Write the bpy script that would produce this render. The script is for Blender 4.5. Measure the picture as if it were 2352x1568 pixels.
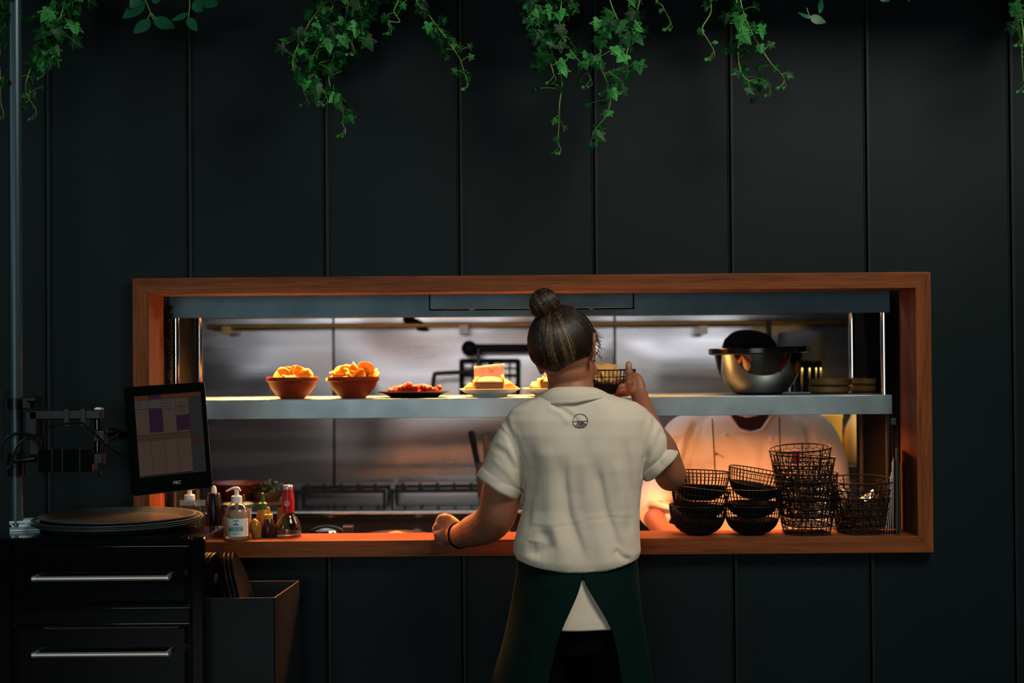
import bpy, math, random
import numpy as np
from mathutils import Vector, Matrix, Euler, noise as mnoise
random.seed(7)
PI = math.pi
R = math.radians
for o in list(bpy.data.objects): bpy.data.objects.remove(o)
SC = bpy.context.scene
C = SC.collection

# ------------------------------------------------------------------ camera
CAM = Vector((0.0, -3.8, 1.54)); LENS = 49.4; FPX = LENS/36*2352
ROT = Matrix.Rotation(R(90.64), 3, 'X') @ Matrix.Rotation(R(-0.45), 3, 'Z')
cd = bpy.data.cameras.new('camera'); cam = bpy.data.objects.new('camera', cd); C.objects.link(cam)
cd.lens = LENS; cd.sensor_width = 36; cd.sensor_fit = 'HORIZONTAL'; cd.clip_start = .05
cam.matrix_world = Matrix.Translation(CAM) @ ROT.to_4x4()
cd.dof.use_dof = True; cd.dof.focus_distance = 3.55; cd.dof.aperture_fstop = 2.4
SC.camera = cam
# ------------------------------------------------------------------ world, lights, exposure
SC.view_settings.view_transform = 'Standard'; SC.view_settings.look = 'None'
SC.view_settings.gamma = 1; SC.view_settings.use_curve_mapping = False
SC.view_settings.exposure = 0.0
w = bpy.data.worlds.new('world'); SC.world = w; w.use_nodes = True
w.node_tree.nodes['Background'].inputs[0].default_value = (.35, .75, .85, 1)
w.node_tree.nodes['Background'].inputs[1].default_value = .008

def area(name, loc, target, sx, sy, power, col, spread=180):
    l = bpy.data.lights.new(name, 'AREA'); l.shape = 'RECTANGLE'; l.size = sx; l.size_y = sy
    l.energy = power; l.color = col; l.spread = R(spread)
    o = bpy.data.objects.new(name, l); C.objects.link(o); o.location = loc
    d = Vector(target) - Vector(loc); o.rotation_euler = d.to_track_quat('-Z', 'Y').to_euler()
    return o
# restaurant window and ceiling light behind the camera, plus an added fill
area('room_window_light', (-1.2, -7.2, 1.7), (0.1, 0, 1.2), 3.2, 1.6, 48, (.86, .98, .95))
area('room_ceiling_light', (1.5, -1.9, 3.6), (.2, -.2, 1.1), 1.3, .8, 58, (1.0, .96, .82))
area('left_fill_light', (-3.3, -2.7, 2.5), (-.7, -.2, 1.2), 1.0, 1.0, 9, (.62, .95, 1.0))  # added teal fill for the left side, no window there
# kitchen ceiling lights, plus an added wall strip
area('kitchen_ceiling_light', (-.45, .95, 2.75), (-.45, 1.6, 0), 1.2, .35, 14, (.88, .92, 1.0))
area('wall_fill_strip', (-.1, 1.18, 1.725), (-.1, 1.5, 1.3), 2.6, .10, 4.6, (.93, .94, 1.0))  # unseen strip added to raise wavy highlights on the back wall
area('kitchen_ceiling_light', (.95, .95, 2.75), (.95, 1.6, 0),  .8, .35, 4, (.88, .95, 1.0))
# heat lamps of the pass
HOT = (1.0, .42, .11)
for x, wd, pw in ((-.62, .55, 16), (.0, .55, 13), (.62, .45, 1.6)):
    area('heat_lamp_light', (x, .34, 1.662), (x, .36, 0), wd, .05, pw, HOT, 110)
for x, wd, pw in ((-.60, .6, 13), (-.08, .42, 7.5), (.68, .5, 8.5)):
    area('heat_lamp_light', (x, .27, 1.382), (x, .22, 0), wd, .05, pw, (1.0, .33, .095), 160)

area('storage_fill_light', (1.5, .98, 1.52), (1.2, 1.2, 1.22), .2, .1, 1.5, (1.0, .62, .16), 120)  # unseen warm fill added to brighten the cream containers
# ------------------------------------------------------------------ helpers
def P(px, py, Y):
    d = ROT @ Vector(((px-1176)/FPX, -(py-784)/FPX, -1)); t = (Y-CAM.y)/d.y
    return CAM + d*t
RN = np.array(ROT)
def proj(V):
    q = (V - np.array(CAM)) @ RN
    return 1176 + FPX*q[:, 0]/-q[:, 2], 784 - FPX*q[:, 1]/-q[:, 2]

def mat(name, col, rough=.5, metal=0, bump=0, bs=60, var=0, vs=8, col2=None, spec=.5, trans=0, ior=1.45,
        coat=0, emit=None, es=0, sheen=0, sss=0, stretch=(1, 1, 1), rvar=0, dist=.002, transl=0):
    m = bpy.data.materials.new(name); m.use_nodes = True; nt = m.node_tree; b = nt.nodes['Principled BSDF']
    b.inputs['Base Color'].default_value = (*col, 1); b.inputs['Roughness'].default_value = rough
    b.inputs['Metallic'].default_value = metal; b.inputs['Specular IOR Level'].default_value = spec
    b.inputs['Transmission Weight'].default_value = trans; b.inputs['IOR'].default_value = ior
    b.inputs['Coat Weight'].default_value = coat; b.inputs['Coat Roughness'].default_value = .05
    if sheen: b.inputs['Sheen Weight'].default_value = sheen; b.inputs['Sheen Roughness'].default_value = .4; b.inputs['Sheen Tint'].default_value = (*[min(1, c*12+.1) for c in col], 1)
    if sss:
        b.inputs['Subsurface Weight'].default_value = sss; b.inputs['Subsurface Scale'].default_value = .01
        b.inputs['Subsurface Radius'].default_value = (1, .35, .2)
    if emit: b.inputs['Emission Color'].default_value = (*emit, 1); b.inputs['Emission Strength'].default_value = es
    tc = nt.nodes.new('ShaderNodeTexCoord'); mp = nt.nodes.new('ShaderNodeMapping'); mp.inputs['Scale'].default_value = stretch
    nt.links.new(tc.outputs['Object'], mp.inputs['Vector'])
    def nz(scale, det=4):
        n = nt.nodes.new('ShaderNodeTexNoise'); n.inputs['Scale'].default_value = scale; n.inputs['Detail'].default_value = det
        nt.links.new(mp.outputs['Vector'], n.inputs['Vector']); return n
    if var or col2:
        n = nz(vs); mx = nt.nodes.new('ShaderNodeMix'); mx.data_type = 'RGBA'
        c2 = col2 or tuple(c*(1-var) for c in col)
        mx.inputs[6].default_value = (*col, 1); mx.inputs[7].default_value = (*c2, 1)
        rp = nt.nodes.new('ShaderNodeMapRange'); rp.inputs['From Min'].default_value = .38; rp.inputs['From Max'].default_value = .62
        nt.links.new(n.outputs[0], rp.inputs[0]); nt.links.new(rp.outputs[0], mx.inputs[0]); nt.links.new(mx.outputs[2], b.inputs['Base Color'])
    if rvar:
        n = nz(vs*.7); rp = nt.nodes.new('ShaderNodeMapRange'); rp.inputs['From Min'].default_value = .3; rp.inputs['From Max'].default_value = .7
        rp.inputs['To Min'].default_value = max(.02, rough-rvar); rp.inputs['To Max'].default_value = rough+rvar
        nt.links.new(n.outputs[0], rp.inputs[0]); nt.links.new(rp.outputs[0], b.inputs['Roughness'])
    if bump:
        n = nz(bs); bp = nt.nodes.new('ShaderNodeBump'); bp.inputs['Strength'].default_value = bump; bp.inputs['Distance'].default_value = dist
        nt.links.new(n.outputs[0], bp.inputs['Height']); nt.links.new(bp.outputs[0], b.inputs['Normal'])
    if transl:
        tr = nt.nodes.new('ShaderNodeBsdfTranslucent'); tr.inputs[0].default_value = (*[min(1, c*1.6) for c in col], 1)
        ms = nt.nodes.new('ShaderNodeMixShader'); ms.inputs[0].default_value = transl; out = nt.nodes['Material Output']
        nt.links.new(b.outputs[0], ms.inputs[1]); nt.links.new(tr.outputs[0], ms.inputs[2]); nt.links.new(ms.outputs[0], out.inputs[0])
    return m

M = {}
M['panel'] = mat('dark_panel', (.0042, .0105, .0130), .55, var=.25, vs=1.6, bump=.12, bs=7, dist=.01, spec=.22, rvar=.08)
M['seam'] = mat('dark_seam', (.0065, .0125, .0145), .5, spec=.3)
M['blackgap'] = mat('black_gap', (.002, .002, .002), .9, spec=.1)
M['floor'] = mat('concrete_floor', (.05, .045, .04), .6, var=.3, vs=3, bump=.1)
M['tile'] = mat('kitchen_floor', (.12, .06, .035), .5, var=.3, vs=6)
M['kwall'] = mat('kitchen_plaster', (.12, .1, .08), .7, var=.2, vs=3)
M['steel'] = mat('brushed_steel', (.38, .385, .40), .30, 1, bump=.06, bs=30, stretch=(.3, 1, 6), rvar=.08, vs=5)
M['sheet'] = mat('wall_sheet_steel', (.42, .42, .43), .26, .84, bump=.05, bs=25, stretch=(.3, 1, 5), rvar=.08, vs=3)
M['steelblue'] = mat('dull_steel', (.44, .54, .59), .5, 1, bump=.15, bs=40, var=.22, vs=9, rvar=.08)
M['hood'] = mat('dark_dull_steel', (.125, .195, .235), .5, 1, bump=.15, bs=30, var=.25, vs=7)
M['chrome'] = mat('chrome', (.75, .75, .74), .12, 1)
M['mirrorsteel'] = mat('polished_steel', (.36, .34, .31), .1, 1)
M['black'] = mat('black_plastic', (.0035, .0042, .005), .32)
M['blackmatte'] = mat('black_rubber', (.005, .005, .006), .7, spec=.3)
M['gloss'] = mat('gloss_black', (.0022, .0026, .003), .07, spec=.5, coat=.4, rvar=.02, vs=3)
M['wire'] = mat('black_wire', (.003, .003, .0035), .55, metal=.0, spec=.25)
M['iron'] = mat('cast_iron', (.012, .011, .01), .6)
M['nickel'] = mat('satin_nickel', (.92, .88, .80), .42, 1)
M['white'] = mat('white_plastic', (.72, .74, .72), .35)
M['label'] = mat('label_paper', (.7, .7, .68), .5)
M['teal'] = mat('label_teal', (.02, .32, .46), .5)
M['navy'] = mat('label_navy', (.03, .06, .12), .5)
M['glass'] = mat('clear_plastic', (.95, .97, .96), .03, trans=1, ior=1.25)
M['gel'] = mat('clear_gel', (.95, .93, .9), .1, trans=.9, ior=1.2)
M['frost'] = mat('frosted_plastic', (.55, .5, .42), .3, trans=.5, ior=1.3)
M['acryl'] = mat('smoked_acrylic', (.4, .3, .25), .05, trans=.9, ior=1.3)
M['terra'] = mat('terracotta_glaze', (.24, .030, .008), .5, spec=.2, var=.15)
M['chip'] = mat('potato_crisp', (.95, .52, .03), .55, sss=.2, var=.2, vs=60, col2=(.88, .38, .02), bump=.3, bs=120)
M['wings'] = mat('red_glazed_chicken', (.62, .022, .004), .45, bump=.8, bs=160, var=.4, vs=90, dist=.003)
M['plate'] = mat('white_plate', (.55, .55, .52), .3)
M['plateD'] = mat('dark_plate', (.015, .013, .012), .3)
M['paper'] = mat('greaseproof_paper', (.72, .62, .50), .7, bump=.2, bs=60)
M['foodpaper'] = mat('orange_wrap_paper', (.80, .42, .12), .6, bump=.4, bs=50)
M['card'] = mat('white_card', (.78, .76, .74), .7)
M['ink'] = mat('orange_ink', (.75, .36, .16), .7)
M['kraft'] = mat('brown_kraft_band', (.11, .055, .022), .7, var=.2)
M['bun'] = mat('burger_bun', (.6, .26, .09), .5, var=.3, vs=40)
M['pinkpaper'] = mat('wrapped_sandwich', (.72, .35, .2), .6, bump=.5, bs=50)
M['yplate'] = mat('ochre_dish', (.30, .16, .045), .5, var=.3, vs=20)
M['skin'] = mat('skin', (.37, .135, .070), .5, sss=.06, bump=.1, bs=300, var=.12, vs=25)
M['skin2'] = mat('deep_skin', (.26, .10, .05), .48, sss=.1, bump=.1, bs=300)
M['nail'] = mat('nail', (.55, .3, .22), .3)
M['lip'] = mat('lip', (.35, .12, .09), .45)
M['eye'] = mat('eye', (.5, .48, .45), .15)
M['shirt'] = mat('beige_pique', (.75, .645, .525), .85, bump=.25, bs=420, spec=.2, var=.05, vs=12, sheen=.0, dist=.001)
M['coat'] = mat('white_coat_cloth', (.66, .60, .55), .85, bump=.2, bs=200, spec=.2)
M['apron'] = mat('green_apron', (.0006, .0115, .009), .8, bump=.2, bs=400, spec=.1, sheen=.12)
M['trouser'] = mat('black_trouser', (.0015, .0015, .0018), .9, spec=.1)
M['hairD'] = mat('hair_dark', (.014, .008, .004), .42, spec=.5)
M['hairM'] = mat('hair_brown', (.04, .021, .010), .4, spec=.5)
M['hairL'] = mat('hair_blond', (.22, .13, .055), .42, spec=.5)
M['cap'] = mat('black_cap_cloth', (.0022, .0016, .0016), .95, spec=.02)
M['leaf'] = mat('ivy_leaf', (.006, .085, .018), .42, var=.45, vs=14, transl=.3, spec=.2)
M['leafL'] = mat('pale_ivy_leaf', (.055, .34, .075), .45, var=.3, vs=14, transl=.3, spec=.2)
M['leafD'] = mat('dark_ivy_leaf', (.002, .026, .008), .45, var=.4, vs=14, transl=.2, spec=.15)  # darkened partly to put the ledge's shade into the leaf colour
M['leafB'] = mat('blue_green_leaf', (.009, .12, .055), .45, var=.4, vs=10, transl=.25, spec=.4)
M['vein'] = mat('leaf_vein', (.03, .16, .03), .5)
M['stem'] = mat('vine_stem', (.10, .22, .035), .5)
M['redcap'] = mat('red_foil', (.30, .006, .012), .35, bump=.2, bs=60)
M['foil'] = mat('silver_foil', (.55, .53, .52), .3, .8, bump=.5, bs=120)
M['bglass'] = mat('bottle_glass', (.75, .74, .6), .03, trans=1, ior=1.35)
M['sauce'] = mat('dark_red_sauce', (.035, .006, .003), .25)
M['honey'] = mat('amber_sauce', (.35, .17, .03), .25, trans=.3)
M['green'] = mat('green_plastic', (.006, .09, .03), .35)
M['yellow'] = mat('yellow_plastic', (.52, .27, .02), .4)
M['herb'] = mat('herb_green', (.006, .036, .014), .6)
M['dred'] = mat('dark_red_bowl', (.035, .004, .002), .4)
M['teallid'] = mat('teal_lid', (.008, .09, .09), .4)
M['cream'] = mat('cream_plastic', (.62, .43, .16), .45)
M['amber_metal'] = mat('warm_rail', (.34, .19, .05), .35, .9)  # amber light on the rail is put into this metal's colour
M['woodtub'] = mat('wooden_tub', (.16, .07, .03), .6, var=.3, vs=10)
M['folder'] = mat('dark_green_folder', (.004, .035, .022), .5)
M['tray'] = mat('tray_surface', (.050, .066, .070), .38, bump=.35, bs=500, dist=.0006)
M['bin'] = mat('dark_bin_metal', (.009, .0115, .0135), .5, spec=.25, var=.3, vs=5, rvar=.1)
M['red'] = mat('red_enamel', (.25, .01, .006), .4)
M['pink'] = mat('orange_glove', (.7, .12, .05), .5)
def scr(name, c, s=1.0): return mat(name, (.01, .01, .01), .12, emit=c, es=s*.42, spec=.5)
M['s_bg'] = scr('screen_beige', (.085, .052, .036)); M['s_bg2'] = scr('screen_khaki', (.055, .035, .016))
M['s_pu'] = scr('screen_purple', (.028, .005, .030)); M['s_gr'] = scr('screen_grey', (.026, .022, .022))
M['s_lt'] = scr('screen_pale', (.075, .055, .050)); M['s_rd'] = scr('screen_red', (.06, .006, .002)); M['s_tx'] = scr('screen_text', (.012, .008, .007))
M['s_or'] = scr('screen_orange', (.09, .022, .004)); M['logo'] = mat('logo_grey', (.35, .35, .35), .5, emit=(.5, .5, .5), es=.12)
M['blueled'] = mat('blue_led', (0, 0, .1), .5, emit=(.02, .1, 1), es=2)
M['lampglow'] = mat('heat_tube', (.3, .05, .01), .5, emit=(1, .3, .05), es=6)

def wood_mat(name, a, b2, axis=0):
    m = mat(name, a, .48, spec=.16); nt = m.node_tree; b = nt.nodes['Principled BSDF']
    tc = nt.nodes.new('ShaderNodeTexCoord'); mp = nt.nodes.new('ShaderNodeMapping')
    s = [38, 38, 38]; s[axis] = 1.7; mp.inputs['Scale'].default_value = s; nt.links.new(tc.outputs['Object'], mp.inputs[0])
    n = nt.nodes.new('ShaderNodeTexNoise'); n.inputs['Scale'].default_value = 1.0; n.inputs['Detail'].default_value = 6; n.inputs['Roughness'].default_value = .65
    nt.links.new(mp.outputs[0], n.inputs['Vector'])
    mp2 = nt.nodes.new('ShaderNodeMapping'); s2 = [240, 240, 240]; s2[axis] = 12; mp2.inputs['Scale'].default_value = s2; nt.links.new(tc.outputs['Object'], mp2.inputs[0])
    n2 = nt.nodes.new('ShaderNodeTexNoise'); n2.inputs['Scale'].default_value = 1; nt.links.new(mp2.outputs[0], n2.inputs['Vector'])
    ad = nt.nodes.new('ShaderNodeMath'); ad.operation = 'MULTIPLY_ADD'; ad.inputs[1].default_value = .45; nt.links.new(n2.outputs[0], ad.inputs[0]); nt.links.new(n.outputs[0], ad.inputs[2])
    r = nt.nodes.new('ShaderNodeValToRGB'); r.color_ramp.elements[0].position = .52; r.color_ramp.elements[1].position = .92
    r.color_ramp.elements[0].color = (*b2, 1); r.color_ramp.elements[1].color = (*a, 1)
    nt.links.new(ad.outputs[0], r.inputs[0]); nt.links.new(r.outputs[0], b.inputs['Base Color'])
    bp = nt.nodes.new('ShaderNodeBump'); bp.inputs['Strength'].default_value = .15; bp.inputs['Distance'].default_value = .001
    nt.links.new(ad.outputs[0], bp.inputs['Height']); nt.links.new(bp.outputs[0], b.inputs['Normal'])
    return m
M['woodX'] = wood_mat('hatch_wood', (.25, .074, .023), (.09, .023, .007), 0)
M['woodZ'] = wood_mat('hatch_wood_upright', (.25, .074, .023), (.09, .023, .007), 2)

class MB:
    def __init__(s): s.v = []; s.f = []; s.mi = []; s.cur = 0
    def add(s, vs, fs):
        n = len(s.v); s.v += [tuple(p) for p in vs]; s.f += [tuple(i+n for i in f) for f in fs]; s.mi += [s.cur]*len(fs); return s
    def box(s, a, b, bev=0, mtx=None):
        x0, y0, z0 = a; x1, y1, z1 = b
        if bev:
            e = bev; vs = []; 
            for z, q in ((z0, e), (z0+e, 0), (z1-e, 0), (z1, e)):
                for (cx, cy, sx, sy) in ((x0, y0, 1, 1), (x1, y0, -1, 1), (x1, y1, -1, -1), (x0, y1, 1, -1)):
                    pts = [(cx+sx*q, cy+sy*(e+q)), (cx+sx*(e+q), cy+sy*q)]
                    if (cx == x1) != (cy == y1): pts = pts[::-1]
                    vs += [(px_, py_, z) for px_, py_ in pts]
            n = 8; fs = []
            for k in range(3):
                for i in range(n): fs.append((k*n+i, k*n+(i+1) % n, (k+1)*n+(i+1) % n, (k+1)*n+i))
            fs.append(tuple(range(n))[::-1]); fs.append(tuple(3*n+i for i in range(n)))
            # ring order fix
        else:
            vs = [(x0, y0, z0), (x1, y0, z0), (x1, y1, z0), (x0, y1, z0), (x0, y0, z1), (x1, y0, z1), (x1, y1, z1), (x0, y1, z1)]
            fs = [(3, 2, 1, 0), (4, 5, 6, 7), (0, 1, 5, 4), (1, 2, 6, 5), (2, 3, 7, 6), (3, 0, 4, 7)]
        if mtx is not None: vs = [mtx @ Vector(p) for p in vs]
        return s.add(vs, fs)
    def lathe(s, prof, n=32, c=(0, 0, 0), mtx=None, cap=False):
        vs = []; fs = []; m = len(prof)
        for i in range(n):
            a = 2*PI*i/n
            for r, z in prof: vs.append((c[0]+r*math.cos(a), c[1]+r*math.sin(a), c[2]+z))
        for i in range(n):
            j = (i+1) % n
            for k in range(m-1): fs.append((i*m+k, j*m+k, j*m+k+1, i*m+k+1))
        if mtx is not None: vs = [mtx @ Vector(p) for p in vs]
        return s.add(vs, fs)
    def tube(s, pts, rad, n=8, sub=0, cap=True, closed=False, ref=None, flat=None, rnd=False):
        pts = [Vector(p) for p in pts]; m = len(pts)
        rad = list(rad) if hasattr(rad, '__len__') else [rad]*m
        rad = [r if hasattr(r, '__len__') else (r, r) for r in rad]
        if sub:
            np_, nr = [], []
            rng = range(m if closed else m-1)
            for i in rng:
                p0 = pts[(i-1) % m] if (closed or i > 0) else pts[0]*2-pts[1]
                p1 = pts[i]; p2 = pts[(i+1) % m]
                p3 = pts[(i+2) % m] if (closed or i < m-2) else pts[-1]*2-pts[-2]
                for k in range(sub):
                    t = k/sub; t2 = t*t; t3 = t2*t
                    np_.append(.5*((2*p1)+(p2-p0)*t+(2*p0-5*p1+4*p2-p3)*t2+(-p0+3*p1-3*p2+p3)*t3))
                    st = t*t*(3-2*t); a, b = rad[i], rad[(i+1) % m]
                    nr.append((a[0]*(1-st)+b[0]*st, a[1]*(1-st)+b[1]*st))
            if not closed: np_.append(pts[-1]); nr.append(rad[-1])
            pts, rad = np_, nr; m = len(pts)
        if rnd and not closed:   # round the ends
            t0 = (pts[0]-pts[1]).normalized(); t1 = (pts[-1]-pts[-2]).normalized(); r0, r1 = rad[0], rad[-1]
            A = [(pts[0]+t0*min(r0)*k, (r0[0]*q, r0[1]*q)) for k, q in ((.95, .3), (.8, .6), (.45, .89))]
            B = [(pts[-1]+t1*min(r1)*k, (r1[0]*q, r1[1]*q)) for k, q in ((.45, .89), (.8, .6), (.95, .3))]
            if rnd == 'start': B = []
            pts = [a for a, _ in A]+pts+[b for b, _ in B]; rad = [a for _, a in A]+rad+[b for _, b in B]; m = len(pts)
        vs = []; fs = []; u = None
        for i in range(m):
            if closed: t = pts[(i+1) % m]-pts[i-1]
            else: t = pts[min(i+1, m-1)]-pts[max(i-1, 0)]
            t = t.normalized() if t.length > 1e-9 else Vector((0, 0, 1))
            if u is None:
                q = Vector(ref) if ref is not None else (Vector((0, 0, 1)) if abs(t.z) < .9 else Vector((1, 0, 0)))
                u = (q-t*q.dot(t)).normalized()
            elif ref is not None:
                q = Vector(ref); q2 = q-t*q.dot(t)
                u = q2.normalized() if q2.length > .05 else (u-t*u.dot(t)).normalized()
            else: u = (u-t*u.dot(t)).normalized()
            v = t.cross(u); ra, rb = rad[i]
            for k in range(n):
                a = 2*PI*k/n; vs.append(pts[i]+u*(ra*math.cos(a))+v*(rb*math.sin(a)))
        for i in range(m if closed else m-1):
            j = (i+1) % m
            for k in range(n): fs.append((i*n+k, i*n+(k+1) % n, j*n+(k+1) % n, j*n+k))
        if cap and not closed:
            fs.append(tuple(range(n))[::-1]); fs.append(tuple((m-1)*n+k for k in range(n)))
        return s.add(vs, fs)
    def blob(s, c, r, mtx=None, n=20, m=12):
        vs = []; fs = []; r = r if hasattr(r, '__len__') else (r, r, r); c = Vector(c)
        for j in range(1, m):
            th = PI*j/m
            for i in range(n):
                a = 2*PI*i/n; p = Vector((r[0]*math.sin(th)*math.cos(a), r[1]*math.sin(th)*math.sin(a), r[2]*math.cos(th)))
                vs.append(c+(mtx @ p if mtx is not None else p))
        for e in (1, -1):
            p = Vector((0, 0, e*r[2])); vs.append(c+(mtx @ p if mtx is not None else p))
        T = len(vs)-2; B = len(vs)-1
        for j in range(m-2):
            for i in range(n): fs.append((j*n+i, (j+1)*n+i, (j+1)*n+(i+1) % n, j*n+(i+1) % n))
        for i in range(n): fs.append((T, i, (i+1) % n)); fs.append((B, (m-2)*n+(i+1) % n, (m-2)*n+i))
        return s.add(vs, fs)
    def quad(s, a, b, c, d): return s.add([a, b, c, d], [(0, 1, 2, 3)])
    def rings(s, rs, cap=True):
        """rs: list of equal-length vertex rings"""
        n = len(rs[0]); vs = [p for r_ in rs for p in r_]; fs = []
        for i in range(len(rs)-1):
            for k in range(n): fs.append((i*n+k, i*n+(k+1) % n, (i+1)*n+(k+1) % n, (i+1)*n+k))
        if cap: fs.append(tuple(range(n))[::-1]); fs.append(tuple((len(rs)-1)*n+k for k in range(n)))
        return s.add(vs, fs)
    def mesh(s, name):
        me = bpy.data.meshes.new(name); me.from_pydata(s.v, [], s.f); 
        me.polygons.foreach_set('material_index', s.mi); me.update(); return me
    def build(s, name, mats, parent=None, smooth=True, off=None, bevel=0, angle=40):
        me = s.mesh(name); mats = mats if isinstance(mats, (list, tuple)) else [mats]
        for q in mats: me.materials.append(q if not isinstance(q, str) else M[q])
        o = bpy.data.objects.new(name, me); C.objects.link(o)
        if off is not None: me.transform(Matrix.Translation(-Vector(off)))
        if parent is not None: o.parent = parent
        fix(me)
        if smooth: sm(me, angle)
        if bevel:
            b = o.modifiers.new('bevel', 'BEVEL'); b.width = bevel; b.segments = 2; b.limit_method = 'ANGLE'
        return o
import bmesh
def fix(me):
    bm = bmesh.new(); bm.from_mesh(me); bmesh.ops.recalc_face_normals(bm, faces=bm.faces); bm.to_mesh(me); bm.free()
def sm(me, angle=40):
    me.polygons.foreach_set('use_smooth', [True]*len(me.polygons))
    bm = bmesh.new(); bm.from_mesh(me); a = R(angle)
    for e in bm.edges: e.smooth = not (len(e.link_faces) == 2 and e.calc_face_angle(0) > a)
    bm.to_mesh(me); bm.free()
def tag(o, label=None, cat=None, group=None, kind=None):
    if label: o['label'] = label
    if cat: o['category'] = cat
    if group: o['group'] = group
    if kind: o['kind'] = kind
    return o
def thing(name, loc, label, cat, group=None, rz=0):
    o = bpy.data.objects.new(name, None); C.objects.link(o); o.location = loc; o.rotation_euler = (0, 0, rz); o.empty_display_size = .05
    return tag(o, label, cat, group)
def struct(o): o['kind'] = 'structure'; return o
def dup(root, loc, rot=None, label=None, group=None):
    r = root.copy(); C.objects.link(r); r.location = loc
    if rot is not None: r.rotation_euler = rot
    if label: r['label'] = label
    if group: r['group'] = group
    for ch in list(root.children):
        c = ch.copy(); C.objects.link(c); c.parent = r
        for g in list(ch.children):
            d = g.copy(); C.objects.link(d); d.parent = c
    return r
def text(name, s, size, mtx, m, parent=None, off=None, align='CENTER', ext=.0002, sx=1.0):
    cu = bpy.data.curves.new(name, 'FONT'); cu.body = s; cu.size = size; cu.align_x = align; cu.align_y = 'CENTER'; cu.extrude = ext
    t = bpy.data.objects.new(name+'_tmp', cu); C.objects.link(t); dg = bpy.context.evaluated_depsgraph_get()
    me = bpy.data.meshes.new_from_object(t.evaluated_get(dg)); bpy.data.objects.remove(t)
    me.transform(mtx @ Matrix.Diagonal((sx, 1, 1, 1)));
    if off is not None: me.transform(Matrix.Translation(-Vector(off)))
    me.materials.clear(); me.materials.append(M[m]); o = bpy.data.objects.new(name, me); C.objects.link(o)
    if parent is not None: o.parent = parent
    return o
def remesh(mb, voxel, smooth=6, fac=.5):
    me = mb.mesh('tmp'); fix(me); o = bpy.data.objects.new('tmp', me); C.objects.link(o)
    r = o.modifiers.new('r', 'REMESH'); r.mode = 'VOXEL'; r.voxel_size = voxel
    if smooth: s_ = o.modifiers.new('s', 'SMOOTH'); s_.iterations = smooth; s_.factor = fac
    dg = bpy.context.evaluated_depsgraph_get(); dg.update()
    m2 = bpy.data.meshes.new_from_object(o.evaluated_get(dg)); bpy.data.objects.remove(o); return m2
def get_v(me):
    a = np.empty(len(me.vertices)*3); me.vertices.foreach_get('co', a); return a.reshape(-1, 3)
def get_n(me):
    a = np.empty(len(me.vertices)*3); me.vertex_normals.foreach_get('vector', a); return a.reshape(-1, 3)
def set_v(me, V): me.vertices.foreach_set('co', V.ravel()); me.update()
def link_mesh(me, name, mats, parent, off, flipsmooth=True):
    me.name = name; me.materials.clear()
    for q in (mats if isinstance(mats, (list, tuple)) else [mats]): me.materials.append(M[q])
    me.transform(Matrix.Translation(-Vector(off))); me.polygons.foreach_set('use_smooth', [True]*len(me.polygons))
    o = bpy.data.objects.new(name, me); C.objects.link(o); o.parent = parent; return o
def seg_dist(px, py, pts):
    """distance to polyline and parameter 0..1"""
    best = np.full(px.shape, 1e9); par = np.zeros(px.shape); L = [0]
    for a, b in zip(pts[:-1], pts[1:]): L.append(L[-1]+math.hypot(b[0]-a[0], b[1]-a[1]))
    side = np.zeros(px.shape)
    for i, (a, b) in enumerate(zip(pts[:-1], pts[1:])):
        dx, dy = b[0]-a[0], b[1]-a[1]; l2 = dx*dx+dy*dy
        t = np.clip(((px-a[0])*dx+(py-a[1])*dy)/l2, 0, 1); d = np.hypot(px-a[0]-t*dx, py-a[1]-t*dy)
        k = d < best; best[k] = d[k]; par[k] = ((L[i]+t*math.sqrt(l2))/L[-1])[k]
        side[k] = (np.sign((px-a[0])*dy-(py-a[1])*dx))[k]
    return best, par, side
# ================================================================== THE SETTING
XL, XR = -1.018, 1.1255; IL, IR = -.974, 1.084
ZT, ZB = 1.760, 1.008; IT, IB = 1.717, 1.052
WY = 0.0; WT = .13
def prism(mbx, poly, y0, y1):
    n = len(poly); mbx.add([(x, y0, z) for x, z in poly]+[(x, y1, z) for x, z in poly], [tuple(range(n)), tuple(range(n, 2*n))[::-1]]+[(i, (i+1) % n, n+(i+1) % n, n+i) for i in range(n)])
seams = [-1.256, -.872, -.502, -.139, .226, .594, .962, 1.351]
b = MB()
edges = [-2.6]+seams+[2.6]
for a, c in zip(edges[:-1], edges[1:]):
    a2, c2 = a+.004, c-.004
    def pan(x0, x1, z0, z1): b.box((x0, 0, z0), (x1, WT, z1))
    if c2 < XL or a2 > XR: pan(a2, c2, 0, 3.2)
    elif a2 < XL: prism(b, [(a2, 0), (c2, 0), (c2, ZB+.01), (XL+.01, ZB+.01), (XL+.01, ZT-.01), (c2, ZT-.01), (c2, 3.2), (a2, 3.2)], 0, WT)
    elif c2 > XR: prism(b, [(c2, 0), (a2, 0), (a2, ZB+.01), (XR-.01, ZB+.01), (XR-.01, ZT-.01), (a2, ZT-.01), (a2, 3.2), (c2, 3.2)], 0, WT)
    else: pan(a2, c2, 0, ZB+.01); pan(a2, c2, ZT-.01, 3.2)
b2 = MB(); b2.box((-2.6, .05, 0), (XL, .06, 3.2)); b2.box((XR, .05, 0), (2.6, .06, 3.2)); b2.box((XL, .05, 0), (XR, .06, ZB)); b2.box((XL, .05, ZT), (XR, .06, 3.2))
wf = struct(b.build('wall_front', 'panel', smooth=False, bevel=.0015))
b2.build('panel_backing', 'blackgap', wf, smooth=False)
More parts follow.
